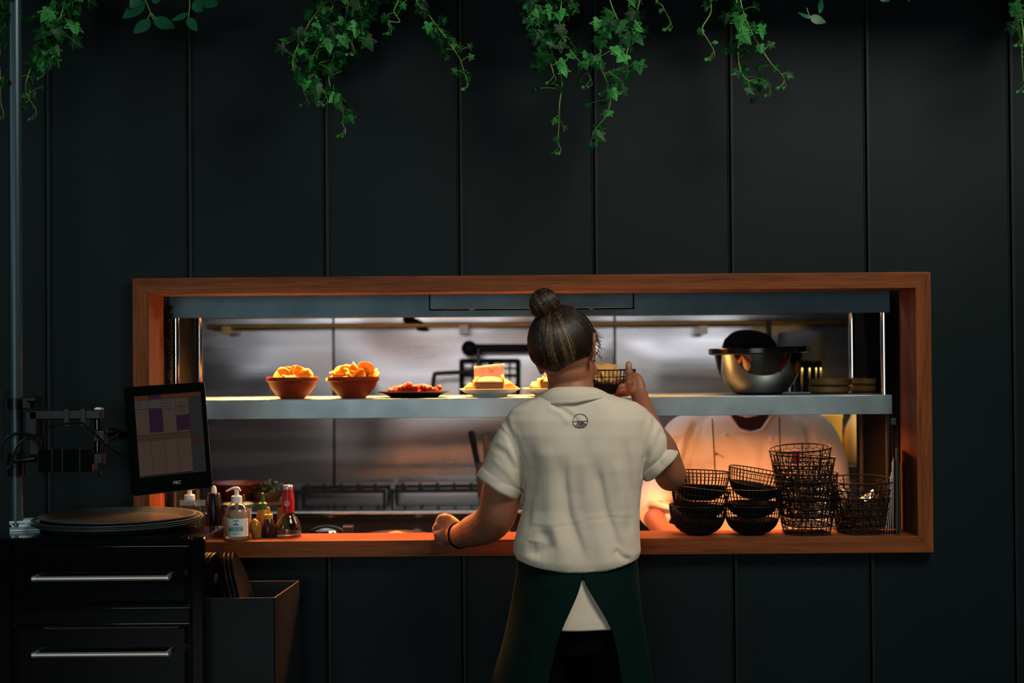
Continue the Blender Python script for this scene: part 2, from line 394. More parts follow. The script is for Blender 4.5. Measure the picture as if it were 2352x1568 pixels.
for k, x in enumerate(seams):
    s_ = MB()
    zs = ((0, 3.2),) if not (XL < x < XR) else ((0, ZB), (ZT, 3.2))
    for z0, z1 in zs:
        s_.box((x+.001, -.010, z0), (x+.010, .02, z1)); s_.box((x-.006, -.004, z0), (x-.003, .02, z1))
    struct(s_.build('trim_%d' % (k+1), 'seam', smooth=False, bevel=.0012))
# unseen ledge above the ivy, added to shade the top of the wall
b = MB(); b.box((-2.6, -.42, 2.60), (2.6, -.002, 2.66)); struct(b.build('trim_9', 'panel', smooth=False, bevel=.003))
# rooms
b = MB(); b.box((-4, -8.6, -.1), (4, 2.6, 0)); struct(b.build('floor', 'floor', smooth=False))
b = MB(); b.box((-2.6, WT+.001, 2.85), (2.6, 2.6, 2.95)); struct(b.build('ceiling', 'kwall', smooth=False))
b = MB(); b.box((-2.7, WT, 0), (-2.6, 2.6, 2.85)); struct(b.build('wall_left', 'kwall', smooth=False))
b = MB(); b.box((2.6, WT, 0), (2.7, 2.6, 2.85)); struct(b.build('wall_right', 'kwall', smooth=False))
BY = 2.30
b = MB(); b.box((-2.6, BY+.012, 0), (2.6, BY+.1, 2.85)); wb = struct(b.build('wall_back', 'blackgap', smooth=False))
sx = [-2.59, P(767, 900, BY).x, P(1413, 900, BY).x, P(2060, 900, BY).x, 2.59]
for i, (a, c) in enumerate(zip(sx[:-1], sx[1:])):
    b = MB(); n1, n2 = 60, 50; vs = []; fs = []
    for j in range(n2+1):
        for k in range(n1+1):
            u, v = k/n1, j/n2; x = a+.005+(c-a-.01)*u; z = .9+(1.9)*v
            e = min(1, 6*min(u, 1-u, v, 1-v)+.05)
            d = (mnoise.noise(Vector((x*1.3+8.5, 1.2, z*2.6)))*.030+mnoise.noise(Vector((x*3.0, 7.7, z*5.5)))*.009)*e
            vs.append((x, BY+d-.004, z))
    for j in range(n2):
        for k in range(n1): q = j*(n1+1)+k; fs.append((q, q+1, q+n1+2, q+n1+1))
    b.add(vs, fs); o = b.build('steel_sheet', 'sheet', wb, angle=80)
# serving hatch frame
wn = MB().build('window_1', 'woodX'); struct(wn)
for nm, poly, m in (('frame_head', [(XL, ZT), (XR, ZT), (IR, IT), (IL, IT)], 'woodX'), ('frame_sill', [(XL, ZB), (XR, ZB), (IR, IB), (IL, IB)], 'woodX'),
                    ('frame_jamb', [(XL, ZT), (IL, IT), (IL, IB), (XL, ZB)], 'woodZ'), ('frame_jamb', [(XR, ZT), (IR, IT), (IR, IB), (XR, ZB)], 'woodZ')):
    b = MB(); prism(b, poly, -.03, WT+.004); b.build(nm, m, wn, smooth=False, bevel=.0012)

# ================================================================== THE PASS (heated gantry)
GX0, GX1, GY0, GY1 = -.968, 1.068, .170, .52
g = thing('heated_pass_shelf', (0, .34, .90), 'long stainless steel two-tier heated pass shelf filling the serving hatch', 'shelf')
GO = (0, .34, .90)
b = MB(); t = .0015
b.box((GX0, GY0, 1.658), (GX1, GY0+t, 1.717)); b.box((GX0, GY0, 1.717), (GX1, GY1, 1.7185)); b.box((GX0, GY1-t, 1.664), (GX1, GY1, 1.717))
b.build('top_housing', 'hood', g, smooth=False, off=GO)
b = MB(); b.box((GX0-.004, GY0, 1.424), (GX1+.004, GY1, 1.4255)); b.box((GX0-.004, GY0, 1.371), (GX1+.004, GY0+t, 1.424)); b.box((GX0-.004, GY1-t, 1.371), (GX1+.004, GY1, 1.424)); b.box((GX0-.004, GY0, 1.371), (GX1+.004, GY0+.02, 1.3725))
b.box((GX0, GY0+.06, 1.390), (GX1, GY1-.1, 1.392))
b.build('middle_shelf', 'steelblue', g, smooth=False, off=GO, bevel=.0006)
for (x, y) in ((GX0+.014, GY0+.02), (GX1-.012, GY0+.02), (GX0+.014, GY1-.03), (GX1-.03, GY1-.03)):
    b = MB(); b.tube([(x, y, 1.4255), (x, y, 1.672)], .0095, 20); b.build('post', 'chrome', g, off=GO)
    xx = GX0+.004 if x < 0 else GX1-.002; b = MB(); b.tube([(xx, y, .902), (xx, y, 1.388)], .008, 16); b.build('post', 'iron', g, off=GO)
for x0, x1 in ((-.9, -.34), (-.28, .28), (.35, .85)):
    b = MB(); b.tube([(x0, .34, 1.668), (x1, .34, 1.668)], .003, 10); b.build('heat_tube', 'lampglow', g, off=GO)
    b = MB(); b.tube([(x0, .27, 1.386), (x1, .27, 1.386)], .003, 10); b.build('heat_tube', 'lampglow', g, off=GO)
b = MB(); b.box((GX0, GY0+t, 1.672), (GX1, GY1-t, 1.6735)); b.box((GX0, GY0+t, 1.6585), (GX1, GY0+.004, 1.672)); b.build('shaded_underside', 'blackgap', g, smooth=False, off=GO)  # black sheet standing in for the shade under the housing
# plate on the hood
b = MB(); a1 = P(988, 675, .155); a2 = P(1454, 706, .155)
b.box((a1.x, .150, a2.z), (a2.x, .169, a1.z)); b.box((a1.x+.11, .155, a2.z-.004), (a1.x+.125, .165, a2.z)); b.box((a2.x-.125, .155, a2.z-.004), (a2.x-.11, .165, a2.z))
cbx = b.build('control_box', 'hood', smooth=False, bevel=.0015); bb_ = MB(); bb_.box((a1.x-.004, .1645, a2.z-.004), (a2.x+.004, .1695, a1.z+.004)); bb_.build('dark_gap_backing', 'blackgap', cbx, smooth=False)  # black sheet behind the box stands in for the dark gap around it
tag(cbx, 'slim dark blue-grey metal box fixed to the steel strip over the hatch', 'box')
# black side boards inside the hatch
b = MB(); b.box((IR-.004, WT+.005, .91), (IR+.006, .62, 1.72)); b.box((IL-.006, WT+.03, 1.0), (IL-.002, .62, 1.72)); struct(b.build('trim_10', 'blackgap', smooth=False))
b = MB(); random.seed(3)
for i in range(900):
    z = random.uniform(1.06, 1.70); y = random.uniform(.135, .15); b.box((IL+.001, y, z), (IL+random.uniform(.008, .02), y+.0015, z+random.uniform(.001, .003)))
b.box((IL-.003, .133, 1.056), (IL+.003, .155, 1.712))
tag(b.build('brush_strip', 'blackmatte', smooth=False), 'black bristle strip running up the left side inside the wooden hatch', 'brush strip')

# prep bench behind the hatch
bn = thing('prep_bench', (0, .5, 0), 'steel kitchen bench running along behind the wooden hatch sill', 'bench'); bo = (0, .5, 0)
b = MB(); b.box((-2.0, WT+.006, .875), (2.0, .62, .90)); b.build('bench_top', 'steel', bn, smooth=False, off=bo, bevel=.002)
for x in (-1.9, -.65, .65, 1.9):
    for y in (.2, .58):
        b = MB(); b.box((x-.02, y-.02, 0), (x+.02, y+.02, .875)); b.build('leg', 'steel', bn, smooth=False, off=bo)

# ================================================================== STOVE LINE AT THE BACK
st = thing('cooking_range', (0, 1.9, 0), 'wide stainless steel gas range with black pan supports against the back wall', 'stove'); so = (0, 1.9, 0)
sxl, sxr = -1.3, 1.15
b = MB(); b.box((sxl, 1.62, .05), (sxr, BY-.03, .93)); b.build('body', 'steel', st, smooth=False, off=so, bevel=.004)
b = MB(); b.box((sxl, 1.60, .93), (sxr, BY-.03, .95)); b.tube([(sxl, 1.60, .944), (sxr, 1.60, .944)], .014, 12); b.build('hob_top', 'mirrorsteel', st, off=so)
b = MB(); b.box((sxl+.01, 1.603, .80), (sxr-.01, 1.62, .925)); b.build('control_panel', 'iron', st, smooth=False, off=so)
for k in range(7):
    x = -1.05+k*.34; b = MB(); b.tube([(x, 1.603, .865), (x, 1.575, .865)], [.021, .018], 16); b.build('knob', 'nickel', st, off=so)
for k in range(3):
    x = -.95+k*.82; b = MB(); b.box((x-.32, 1.60, .2), (x+.32, 1.622, .76)); d_ = b.build('oven_door', 'steel', st, smooth=False, off=so, bevel=.004)
    b = MB(); b.box((x-.22, 1.596, .3), (x+.22, 1.60, .62)); b.build('oven_glass', 'gloss', d_, smooth=False, off=so)
    b = MB(); b.tube([(x-.25, 1.57, .71), (x+.25, 1.57, .71)], .009, 10); b.tube([(x-.25, 1.57, .71), (x-.25, 1.6, .71)], .007, 8); b.tube([(x+.25, 1.57, .71), (x+.25, 1.6, .71)], .007, 8); b.build('handle', 'chrome', d_, off=so)
for x0 in (P(690, 1130, 2.15).x, P(905, 1130, 2.15).x, P(1125, 1130, 2.15).x, P(1345, 1130, 2.15).x):
    b = MB(); x1 = x0+.375
    for y in (2.0, 2.2):
        b.box((x0, y-.008, .985), (x1, y+.008, 1.0))
        b.box((x0, y-.008, .95), (x0+.012, y+.008, .99)); b.box((x1-.012, y-.008, .95), (x1, y+.008, .99))
    for k in range(5):
        x = x0+.045+k*.07; b.box((x+.002, 1.99, .99), (x+.008, 2.21, 1.0)); b.box((x, 1.992, 1.0), (x+.012, 2.005, 1.024))
    b.build('pan_support', 'iron', st, smooth=False, off=so)
b = MB(); b.box((-1.3, 2.26, .95), (1.15, 2.285, .985)); b.build('splash_rail', 'steel', st, smooth=False, off=so)
# extraction hood (underside seen) and utensil rail
b = MB(); b.box((-1.9, 1.25, 1.745), (1.9, 1.27, 2.1)); b.box((-1.9, 1.25, 1.745), (1.9, BY-.02, 1.76)); b.box((-1.9, 1.25, 2.09), (1.9, BY-.02, 2.1))
for k in range(9): b.box((-1.85+k*.41, 1.4, 1.735), (-1.5+k*.41, 2.2, 1.745))
tag(b.build('extraction_hood', 'steel', smooth=False), 'low stainless extraction hood over the range, dark with warm reflections', 'hood')
rl = thing('utensil_rail', (.1, 2.2, 1.65), 'amber-lit horizontal rail with square brackets high on the back wall', 'rail'); ro = (.1, 2.2, 1.65)
a1 = P(475, 748, 2.18); a2 = P(1990, 752, 2.18)
b = MB(); b.tube([(a1.x, 2.18, a1.z-.004), (a2.x, 2.18, a1.z-.004)], [(.011, .008)]*2, 16, ref=(0, 0, 1)); b.build('rail_bar', 'amber_metal', rl, off=ro)
for px in (520, 1065, 1615):
    q = P(px, 757, 2.17); b = MB(); b.box((q.x-.019, 2.165, q.z-.018), (q.x+.019, 2.30, q.z+.018)); b.build('bracket', 'cream' if px < 600 else 'white', rl, smooth=False, off=ro, bevel=.003)
q = P(1765, 735, 2.1); b = MB(); b.box((q.x-.011, 2.09, q.z-.26), (q.x+.011, 2.10, q.z)); b.blob((q.x, 2.08, q.z-.28), (.04, .03, .03))
tag(b.build('hanging_ladle', 'iron'), 'dark ladle hanging from the rail above the black-capped cook', 'ladle')

# pot filler tap and black grid rack
tp = thing('pot_filler_tap', P(1085, 800, 2.28), 'black jointed pot filler tap folded out over the range', 'tap'); to = tp.location.copy()
def PP(x, y, Y): return P(x, y, Y)
b = MB(); b.blob(PP(1078, 800, 2.2), (.034, .05, .034)); b.build('wall_mount', 'blackmatte', tp, off=to)
b = MB(); b.tube([PP(1075, 799, 2.2), PP(1300, 799, 2.2)], .017, 12); b.build('upper_arm', 'blackmatte', tp, off=to)
b = MB(); b.tube([PP(1099, 800, 2.17), PP(1098, 848, 2.17), PP(1090, 853, 2.17), PP(1010, 857, 2.15), PP(998, 862, 2.15), PP(995, 885, 2.15), PP(995, 905, 2.15)], .0095, 10, sub=4); b.build('spout', 'gloss', tp, off=to)
b = MB(); b.tube([PP(1099, 843, 2.17), PP(1098, 856, 2.17)], .016, 10); b.build('joint', 'amber_metal', tp, off=to)
b = MB()
def bar(x0, y0, x1, y1, w_=.008, Y=2.26): b.tube([PP(x0, y0, Y), PP(x1, y1, Y)], w_, 4)
for y in (828, 862, 905): bar(1058, y, 1192, y, .009 if y != 862 else .006)
for x in (1060, 1127, 1190): bar(x, 826, x, 908, .010)
for x in (1085, 1105, 1150, 1170): bar(x, 830, x, 905, .003)
for y in (845, 885): bar(1060, y, 1190, y, .003)
for x in (1060, 1190): b.tube([PP(x, 828, 2.26), PP(x, 828, 2.30)], .006, 6)
tag(b.build('wall_rack', 'iron', smooth=False), 'black metal grid rack on the back wall behind the burger card', 'rack')
# utensil tub on the range
tb = thing('utensil_tub', P(1112, 1140, 1.72), 'brown tub holding black-handled knife, beside the standing worker', 'tub'); to = tb.location.copy()
s_ = FPX/(1.72+3.8)
b = MB(); h = 78/s_; b.lathe([(0, 0), (.026, 0), (.033, h), (.030, h), (.024, .01), (0, .01)], 24, c=tuple(to)); b.build('tub', 'woodtub', tb, off=to)
o = MB().tube([P(1108, 1110, 1.72), P(1094, 1050, 1.72), P(1083, 995, 1.72)], [.010, .012, .013], 10, sub=3, rnd=True).build('knife_handle', 'blackmatte'); tag(o, 'black knife handle sticking up out of the brown tub', 'knife')
o = MB().tube([P(1120, 1110, 1.73), P(1115, 1003, 1.73)], [.010, .012], 8, rnd=True).build('wooden_spoon', 'woodtub'); tag(o, 'wooden handle standing in the brown tub behind the knife', 'spoon')
# small things on the bench between
def on_bench(px, py, Y): q = P(px, py, Y); return q
q = P(750, 1228, .50)
b = MB(); b.lathe([(0, .0), (.022, 0), (.05, .02), (.056, .105), (.05, .118), (.028, .128), (0, .131)], 32); o = b.build('steel_dome', 'mirrorsteel'); o.location = (q.x, .5, .90)
tag(o, 'small shiny steel dome on the bench behind the hatch sill', 'dome cover')
q = P(800, 1228, .55); b = MB(); b.box((-.018, -.018, 0), (.018, .018, .125)); o = b.build('shaker', 'black', bevel=.004); o.location = (q.x, .55, .90); tag(o, 'small black square pot on the bench beside the steel dome', 'pot')
q = P(910, 1222, .45); pn = thing('food_pan', (q.x, .45, .888), 'shallow pan of browned food on the bench, left of the resting hand', 'pan')
b = MB(); b.lathe([(0, .08), (.06, .08), (.09, .122), (.094, .122), (.065, .0125), (0, .0125)], 32); b.build('pan', 'iron', pn)
b = MB(); random.seed(5)
for i in range(24): a = random.uniform(0, 6.28); r = random.uniform(0, .055); b.blob((r*math.cos(a), r*math.sin(a), .105+.014*(1-r/.06)), (.015, .013, .012), n=8, m=6)
b.build('food', 'bun', pn)
# right-hand shelving with bottles
SZ = P(1950, 1064, 1.2).z
sh = thing('storage_shelf', (1.25, 1.25, SZ), 'dark metal storage shelf in the kitchen holding cream containers', 'shelf'); sho_ = (1.25, 1.25, SZ)
b = MB(); b.box((.86, 1.08, SZ-.05), (1.75, 1.45, SZ)); b.build('board', 'iron', sh, smooth=False, off=sho_, bevel=.003)
for x in (.9, 1.7):
    for y in (1.1, 1.43): b = MB(); b.tube([(x, y, 0), (x, y, SZ-.05)], .014, 10); b.build('leg', 'iron', sh, off=sho_)
def crx(px): return P(px, 1000, 1.2).x
def container(x, w_, h, y=1.2):
    b = MB(); b.rings([[(x+sx_*w_*k, y+sy_*w_*k, SZ+z) for sx_, sy_ in ((-1, -1), (1, -1), (1, 1), (-1, 1))] for k, z in ((.46, 0), (.5, .01), (.53, h*.93), (.56, h*.95), (.56, h))]); return b.build('storage_container', 'cream', bevel=.006)
tag(container(crx(1898), .088, .175), 'cream rectangular tub on the dark shelf beside the cook shoulder', 'container')
tag(container(crx(2034), .10, .18), 'cream tub furthest right on the dark shelf behind the basket stack', 'container')
x = crx(1966); b = MB(); b.lathe([(0, 0), (.042, 0), (.047, .01), (.047, .085), (.036, .13), (.018, .165), (.012, .19), (.008, .2), (0, .2)], 28, c=(x, 1.2, SZ))
tag(b.build('squeeze_bottle', 'cream'), 'cream cone-topped squeeze bottle between the two tubs on the shelf', 'bottle')
for px, nm in ((1932, 'left'), (2003, 'right')):
    x = P(px, 983, 1.3).x; b = MB(); b.lathe([(0, 0), (.02, 0), (.02, .12), (.010, .14), (.010, .155), (0, .155)], 16, c=(x, 1.33, SZ)); tag(b.build('small_bottle', 'chrome'), 'small shiny-topped bottle glimpsed just %s of the cone-topped squeeze bottle' % nm, 'bottle')
# tall urn
x = P(1862, 800, 1.25).x; ur = thing('coffee_urn', (x-.02, 1.32, SZ), 'tall dark cylindrical urn glimpsed behind the steel mixing bowl', 'urn')
b = MB(); b.lathe([(0, 0), (.072, 0), (.074, .02), (.074, .36), (.070, .365), (0, .365)], 40); b.build('body', 'gloss', ur)
b = MB(); b.lathe([(0, .365), (.084, .366), (.086, .43), (.08, .47), (0, .475)], 40); b.build('lid', 'blackmatte', ur)
for k in range(6):
    a = -PI/2+(-.9+.36*k); b = MB(); b.tube([(.0755*math.cos(a), .0755*math.sin(a), .03), (.0755*math.cos(a), .0755*math.sin(a), .34)], .003, 8); b.build('highlight_strip', 'mirrorsteel', ur)  # polished strips standing in for vertical highlights on the urn
# ================================================================== LEFT SIDE: pole, arm, monitor, cabinet
PYY = -.30
q1 = P(20, 600, PYY); q2 = P(51, 600, PYY); pr = (q2.x-q1.x)/2; pxc = (q1.x+q2.x)/2
b = MB(); b.tube([(pxc, PYY, 0), (pxc, PYY, 2.60)], pr, 40); tag(b.build('steel_pole', mat('pole_paint', (.05, .085, .10), .34, .6)), 'round blue-grey upright pole at the far left carrying the monitor arm', 'pole')
ma = thing('monitor_arm', (pxc, PYY, 1.3), 'black jointed monitor arm clamped to the round pole', 'monitor arm'); mo = (pxc, PYY, 1.3)
def Q(x, y, Y=PYY): return P(x, y, Y)
for y0, y1 in ((914, 940), (1040, 1092)):
    b = MB(); za, zb = Q(30, y1).z, Q(30, y0).z
    b.lathe([(pr+.004, za), (pr+.004, zb), (pr+.0005, zb), (pr+.0005, za), (pr+.004, za)], 36, c=(pxc, PYY, 0)); b.build('collar', 'black', ma, off=mo)
def bx(mbx, x0, y0, x1, y1, Y0, Y1):
    a, c = P(x0, y0, Y0), P(x1, y1, Y0); mbx.box((a.x, Y0, c.z), (c.x, Y1, a.z))
AY = -.33
for (x0, y0, x1, y1) in ((50, 912, 82, 938), (57, 944, 84, 1000), (66, 1000, 88, 1045)):
    b = MB(); bx(b, x0, y0, x1, y1, AY, AY+.045); b.build('clamp_block', 'black', ma, smooth=False, off=mo, bevel=.002)
b = MB(); bx(b, 62, 920, 84, 924, AY-.02, AY+.01); bx(b, 69, 924, 77, 936, AY-.016, AY-.004); b.build('clamp_knob', 'gloss', ma, smooth=False, off=mo, bevel=.001)
b = MB(); bx(b, 66, 941, 232, 963, AY, AY+.03); b.build('upper_link', 'black', ma, smooth=False, off=mo, bevel=.003)
for x in (146, 184): b = MB(); bx(b, x, 938, x+13, 979, AY-.003, AY+.033); b.build('cable_clip', 'black', ma, smooth=False, off=mo, bevel=.001)
b = MB(); bx(b, 216, 937, 232, 941, AY+.002, AY+.028); bx(b, 219, 935, 229, 938, AY+.005, AY+.022); b.build('pivot_cap', 'nickel', ma, smooth=False, off=mo, bevel=.001)
b = MB(); a = Q(224, 963, AY+.015); c = Q(225, 1050, AY+.015); b.tube([a, c], .0085, 16); b.build('pivot_post', 'gloss', ma, off=mo)
b = MB(); bx(b, 214, 987, 240, 1014, AY, AY+.03); bx(b, 236, 990, 246, 1006, AY+.005, AY+.025); b.build('pivot_bracket', 'black', ma, smooth=False, off=mo, bevel=.002)
b = MB(); bx(b, 214, 1040, 236, 1066, AY, AY+.03); b.build('lower_bracket', 'black', ma, smooth=False, off=mo, bevel=.002)
b = MB(); b.tube([Q(240, 1000, AY+.015), Q(262, 998, AY+.03), Q(292, 1000, AY+.05)], [.006, .007, .012], 12); b.build('tilt_joint', 'gloss', ma, off=mo)
pb = thing('power_brick', Q(150, 1060, AY), 'long black power supply box strapped along the lower monitor arm', 'power supply'); po = pb.location.copy()
b = MB(); bx(b, 87, 1033, 213, 1084, AY-.01, AY+.035); b.build('case', 'gloss', pb, smooth=False, off=po, bevel=.004)
for x in (118, 142, 182): b = MB(); bx(b, x, 1031, x+2, 1085, AY-.012, AY+.037); b.build('cable_tie', 'black', pb, smooth=False, off=po)
b = MB(); b.tube([Q(60, 1056, AY), Q(82, 1053, AY)], [.007, .010], 10); b.tube([Q(38, 1058, AY), Q(60, 1056, AY)], [.005, .0075], 10); b.build('plug', 'black', pb, off=po)
cab = [
 ('black cable looping down the outer side of the pole from above the upper clamp', [(17, 895), (8, 925), (10, 955), (14, 985), (6, 1000)], .0028, -.335),
 ('black cable curling in a wide loop left of the pole to the power supply plug', [(88, 1035), (94, 1015), (70, 1000), (35, 996), (12, 1010), (5, 1040), (12, 1062), (38, 1060)], .0032, -.345),
 ('black cable arching over the pole between the two arm clamps', [(88, 1022), (72, 1008), (55, 1010), (38, 1028), (28, 1062), (14, 1078), (12, 1062)], .0028, -.35),
 ('thin black cable running under the upper arm to the pivot', [(84, 980), (120, 979), (146, 973), (184, 971), (200, 980), (220, 1000), (240, 1020), (262, 1035), (290, 1056)], .0026, -.338),
 ('black cable knotted at the tilt joint behind the monitor', [(238, 1040), (236, 1026), (250, 1012), (275, 1008), (292, 1010)], .003, -.335),
 ('short coiled black cable wound around the tilt joint', [(243, 990), (252, 984), (268, 987), (270, 998), (255, 1003), (244, 996), (250, 987), (275, 990), (290, 992)], .0025, -.345),
 ('black cable hanging in a hook below the arm pivot', [(232, 1062), (240, 1075), (234, 1088), (226, 1090), (222, 1084)], .003, -.335),
]
for lab, pts, r, Y in cab: tag(MB().tube([Q(x, y, Y) for x, y in pts], r, 8, sub=6).build('cable', 'black'), lab, 'cable')
# monitor
tl, tr, bl = P(288, 889, -.40), P(471, 876, -.29), P(297, 1141, -.41)
U = (tr-tl); W_ = U.length; U.normalize(); V = (tl-bl); H_ = V.length; V = (V-U*V.dot(U)).normalized(); N = U.cross(V)
cen = tl+U*W_/2-V*H_/2
MT = Matrix((U, V, N)).transposed().to_4x4(); MT.translation = cen    # local x right, y up, z to viewer
mn = thing('touch_screen_monitor', cen, 'portrait black touch-screen order monitor with a dim screen on the jointed arm', 'monitor')
b = MB(); w2, h2 = W_/2, H_/2
def rr(w, h, r, z, n=6):
    o = []
    for cx, cy, a0 in ((w-r, h-r, 0), (-w+r, h-r, 90), (-w+r, -h+r, 180), (w-r, -h+r, 270)):
        for k in range(n+1): a = R(a0+90*k/n); o.append(MT @ Vector((cx+r*math.cos(a), cy+r*math.sin(a), z)))
    return o
b.rings([rr(w2*.8, h2*.8, .01, -.045), rr(w2-.004, h2-.004, .008, -.022), rr(w2, h2, .009, -.016), rr(w2, h2, .009, -.003), rr(w2-.002, h2-.002, .008, 0)])
b.build('casing', 'gloss', mn, off=cen)
def sq(mbx, x0, y0, x1, y1, z=.0004):   # fractions of the screen area (0..1, y down), screen inset
    sx0, sx1, sy0, sy1 = -w2+.019, w2-.014, h2-.024, -h2+.042
    def p(u, v): return MT @ Vector((sx0+(sx1-sx0)*u, sy0+(sy1-sy0)*v, z))
    mbx.add([p(x0, y0), p(x1, y0), p(x1, y1), p(x0, y1)], [(0, 1, 2, 3)])
b = MB(); names = ['s_gr', 's_bg', 's_bg2', 's_pu', 's_lt', 's_rd', 's_tx', 's_or']
def S(k, *a, z=.0006): b.cur = k; sq(b, *a, z=z)
S(0, 0, 0, 1, 1, z=.0004)
S(7, 0, .0, 1, .05)
for c in range(4):
    x0 = c*.2+.003; x1 = (c+1)*.2-.003
    S(4 if c != 3 else 1, x0, .06, x1, .16 if c != 2 else .3)
    S(1, x0, .17 if c != 2 else .3, x1, .48)
    S(1, x0, .56, x1, .975)
for y in range(3): S(6, .01, .075+.03*y, .01+.09, .080+.03*y, z=.0008)
for y in range(4): S(6, .42, .075+.035*y, .42+.14, .081+.035*y, z=.0008); S(6, .63, .11+.035*y, .63+.12, .115+.035*y, z=.0008)
S(3, .203, .17, .397, .46, z=.0008); S(3, .603, .27, .797, .46, z=.0008); S(3, .2, .0, .4, .045, z=.0008)
S(2, 0, .49, .8, .555); S(5, .83, .58, 1, .62); S(6, .0, .98, .8, 1.0)
me = b.mesh('screen')
for n_ in names: me.materials.append(M[n_])
me.transform(Matrix.Translation(-cen)); o = bpy.data.objects.new('screen', me); C.objects.link(o); o.parent = mn
text('screen_text', 'VOC', .007, MT @ Matrix.Translation((w2-.014-.012, h2-.024-.6*(H_-.066), .001)), 's_or', mn, off=cen)
text('brand_mark', 'FEC', .0105, MT @ Matrix.Translation((.010, -h2+.022, .0006)), 'logo', mn, off=cen, sx=1.15)
# cabinet
CY = -.45; CB = -.225; CZ = 1.118; cx0 = -1.27; cx1 = P(470, 1300, CY).x
cb = thing('drawer_cabinet', ((cx0+cx1)/2, (CY+CB)/2, 0), 'glossy black drawer cabinet with two long metal handles at the lower left', 'cabinet'); co = cb.location.copy()
b = MB(); b.box((cx0, CY+.006, 0), (cx1, CB, CZ)); b.build('body', 'gloss', cb, smooth=False, off=co, bevel=.004)
def cz(py): return P(230, py, CY).z
def cxp(px): return P(px, 1400, CY).x
b = MB(); b.box((cxp(437), CY-.002, 0), (cx1, CY+.02, CZ)); b.build('stile', 'gloss', cb, smooth=False, off=co, bevel=.006)
b = MB(); b.box((cx0, CY-.002, 0), (cxp(28), CY+.02, CZ)); b.build('stile', 'gloss', cb, smooth=False, off=co, bevel=.006)
b = MB(); b.box((cxp(30), CY-.001, cz(1252)), (cxp(435), CY+.02, CZ-.001)); b.build('top_rail', 'gloss', cb, smooth=False, off=co, bevel=.003)
for y0, y1, hy in ((1256, 1392, 1328), (1434, 1590, 1503)):
    d_ = MB(); a, c_, zt, zb = cxp(31), cxp(434), cz(y0), cz(y1)
    vs = [(a, CY, zb), (c_, CY, zb), (c_, CY, zt), (a, CY, zt)]; e = .012
    vs += [(a+e, CY+.0055, zb+e), (c_-e, CY+.0055, zb+e), (c_-e, CY+.0055, zt-e), (a+e, CY+.0055, zt-e)]
    vs += [(x, CY+.02, z) for x, _, z in vs[:4]]
    d_.add(vs, [(0, 1, 5, 4), (1, 2, 6, 5), (2, 3, 7, 6), (3, 0, 4, 7), (4, 5, 6, 7), (0, 8, 9, 1), (1, 9, 10, 2), (2, 10, 11, 3), (3, 11, 8, 0)])
    dr = d_.build('drawer', 'gloss', cb, smooth=False, off=co, bevel=.0015)
    hA, hB = P(77, hy+1, CY-.024), P(385, hy-1, CY-.024); hz = (hA.z+hB.z)/2
    h_ = MB(); h_.tube([(hA.x, CY-.024, hz), (hB.x, CY-.024, hz)], [(.0062, .0062)]*2, 20)
    h_.tube([(hA.x-.003, CY-.024, hz), (hA.x+.004, CY-.024, hz)], .0072, 20); h_.tube([(hB.x-.004, CY-.024, hz), (hB.x+.003, CY-.024, hz)], .0072, 20)
    for x in (hA.x+.001, hB.x-.001): h_.box((x-.003, CY-.024, hz-.005), (x+.003, CY+.004, hz+.006))
    hh = h_.build('handle', 'nickel', dr, off=co)
b = MB(); b.box((cxp(32), CY+.001, cz(1432)), (cxp(436), CY+.018, cz(1398))); b.build('mid_rail', 'gloss', cb, smooth=False, off=co, bevel=.002)
# trays
TC = P(268, 1180, -.245); TR = .2085
random.seed(11)
offs = [(.0, 0, 0, 0), (.006, .003, .0050, .25), (.004, -.002, .0100, .2), (-.006, .003, .0150, -.2)]
labs = ['lowest round black serving tray of the stack on the cabinet', 'second-lowest round black serving tray of the stack on the cabinet', 'third round black serving tray from the bottom of the cabinet stack', 'topmost round black serving tray of the stack on the cabinet, its grey speckled inside showing']
def tray_mesh():
    b = MB(); r = TR
    b.lathe([(0, .002), (r-.030, .002), (r-.026, .003), (r-.004, .0145), (r, .015), (r, .0172), (r-.005, .0172), (r-.009, .0162), (r-.029, .0052), (r-.034, .0045), (0, .0045)], 96); return b
td = None
for k, (dx, dy, dz, tilt) in enumerate(offs):
    o = td.copy() if td else tray_mesh().build('serving_tray', 'tray')
    if td: C.objects.link(o)
    td = td or o
    s_ = 1.0 if k < 3 else .93
    o.scale = (s_, s_, 1); o.location = (TC.x+dx+(.008 if k == 3 else 0), TC.y+dy, CZ+.0005+dz); o.rotation_euler = (R(tilt), R(-tilt), 0)
    tag(o, labs[k], 'tray', 'round trays stacked on the black cabinet')
# coaster stack
q = P(62, 1205, -.275); random.seed(4)
tops = ['coaster pile on the cabinet corner beside the tray stack: lowest card', 'second card from the bottom of the pale coaster pile left of the trays', 'middle card of the pale coaster pile left of the trays', 'second card from the top of the pale coaster pile left of the trays', 'topmost pale blue-white card of the coaster pile left of the trays']
for k in range(5):
    b = MB(); b.box((-.036, -.036, 0), (.036, .036, .0048)); o = b.build('coaster', mat('coaster_card_%d' % k, [(.5, .6, .62), (.12, .25, .34), (.6, .66, .66), (.35, .5, .55), (.5, .66, .68)][k], .6), smooth=False, bevel=.0006)
    o.location = (q.x+random.uniform(-.002, .002), -.275+random.uniform(-.002, .002), CZ+.0004+k*.0051); o.rotation_euler = (0, 0, R(14+random.uniform(-3, 3)))
    tag(o, tops[k], 'coaster', 'coasters on the black cabinet')
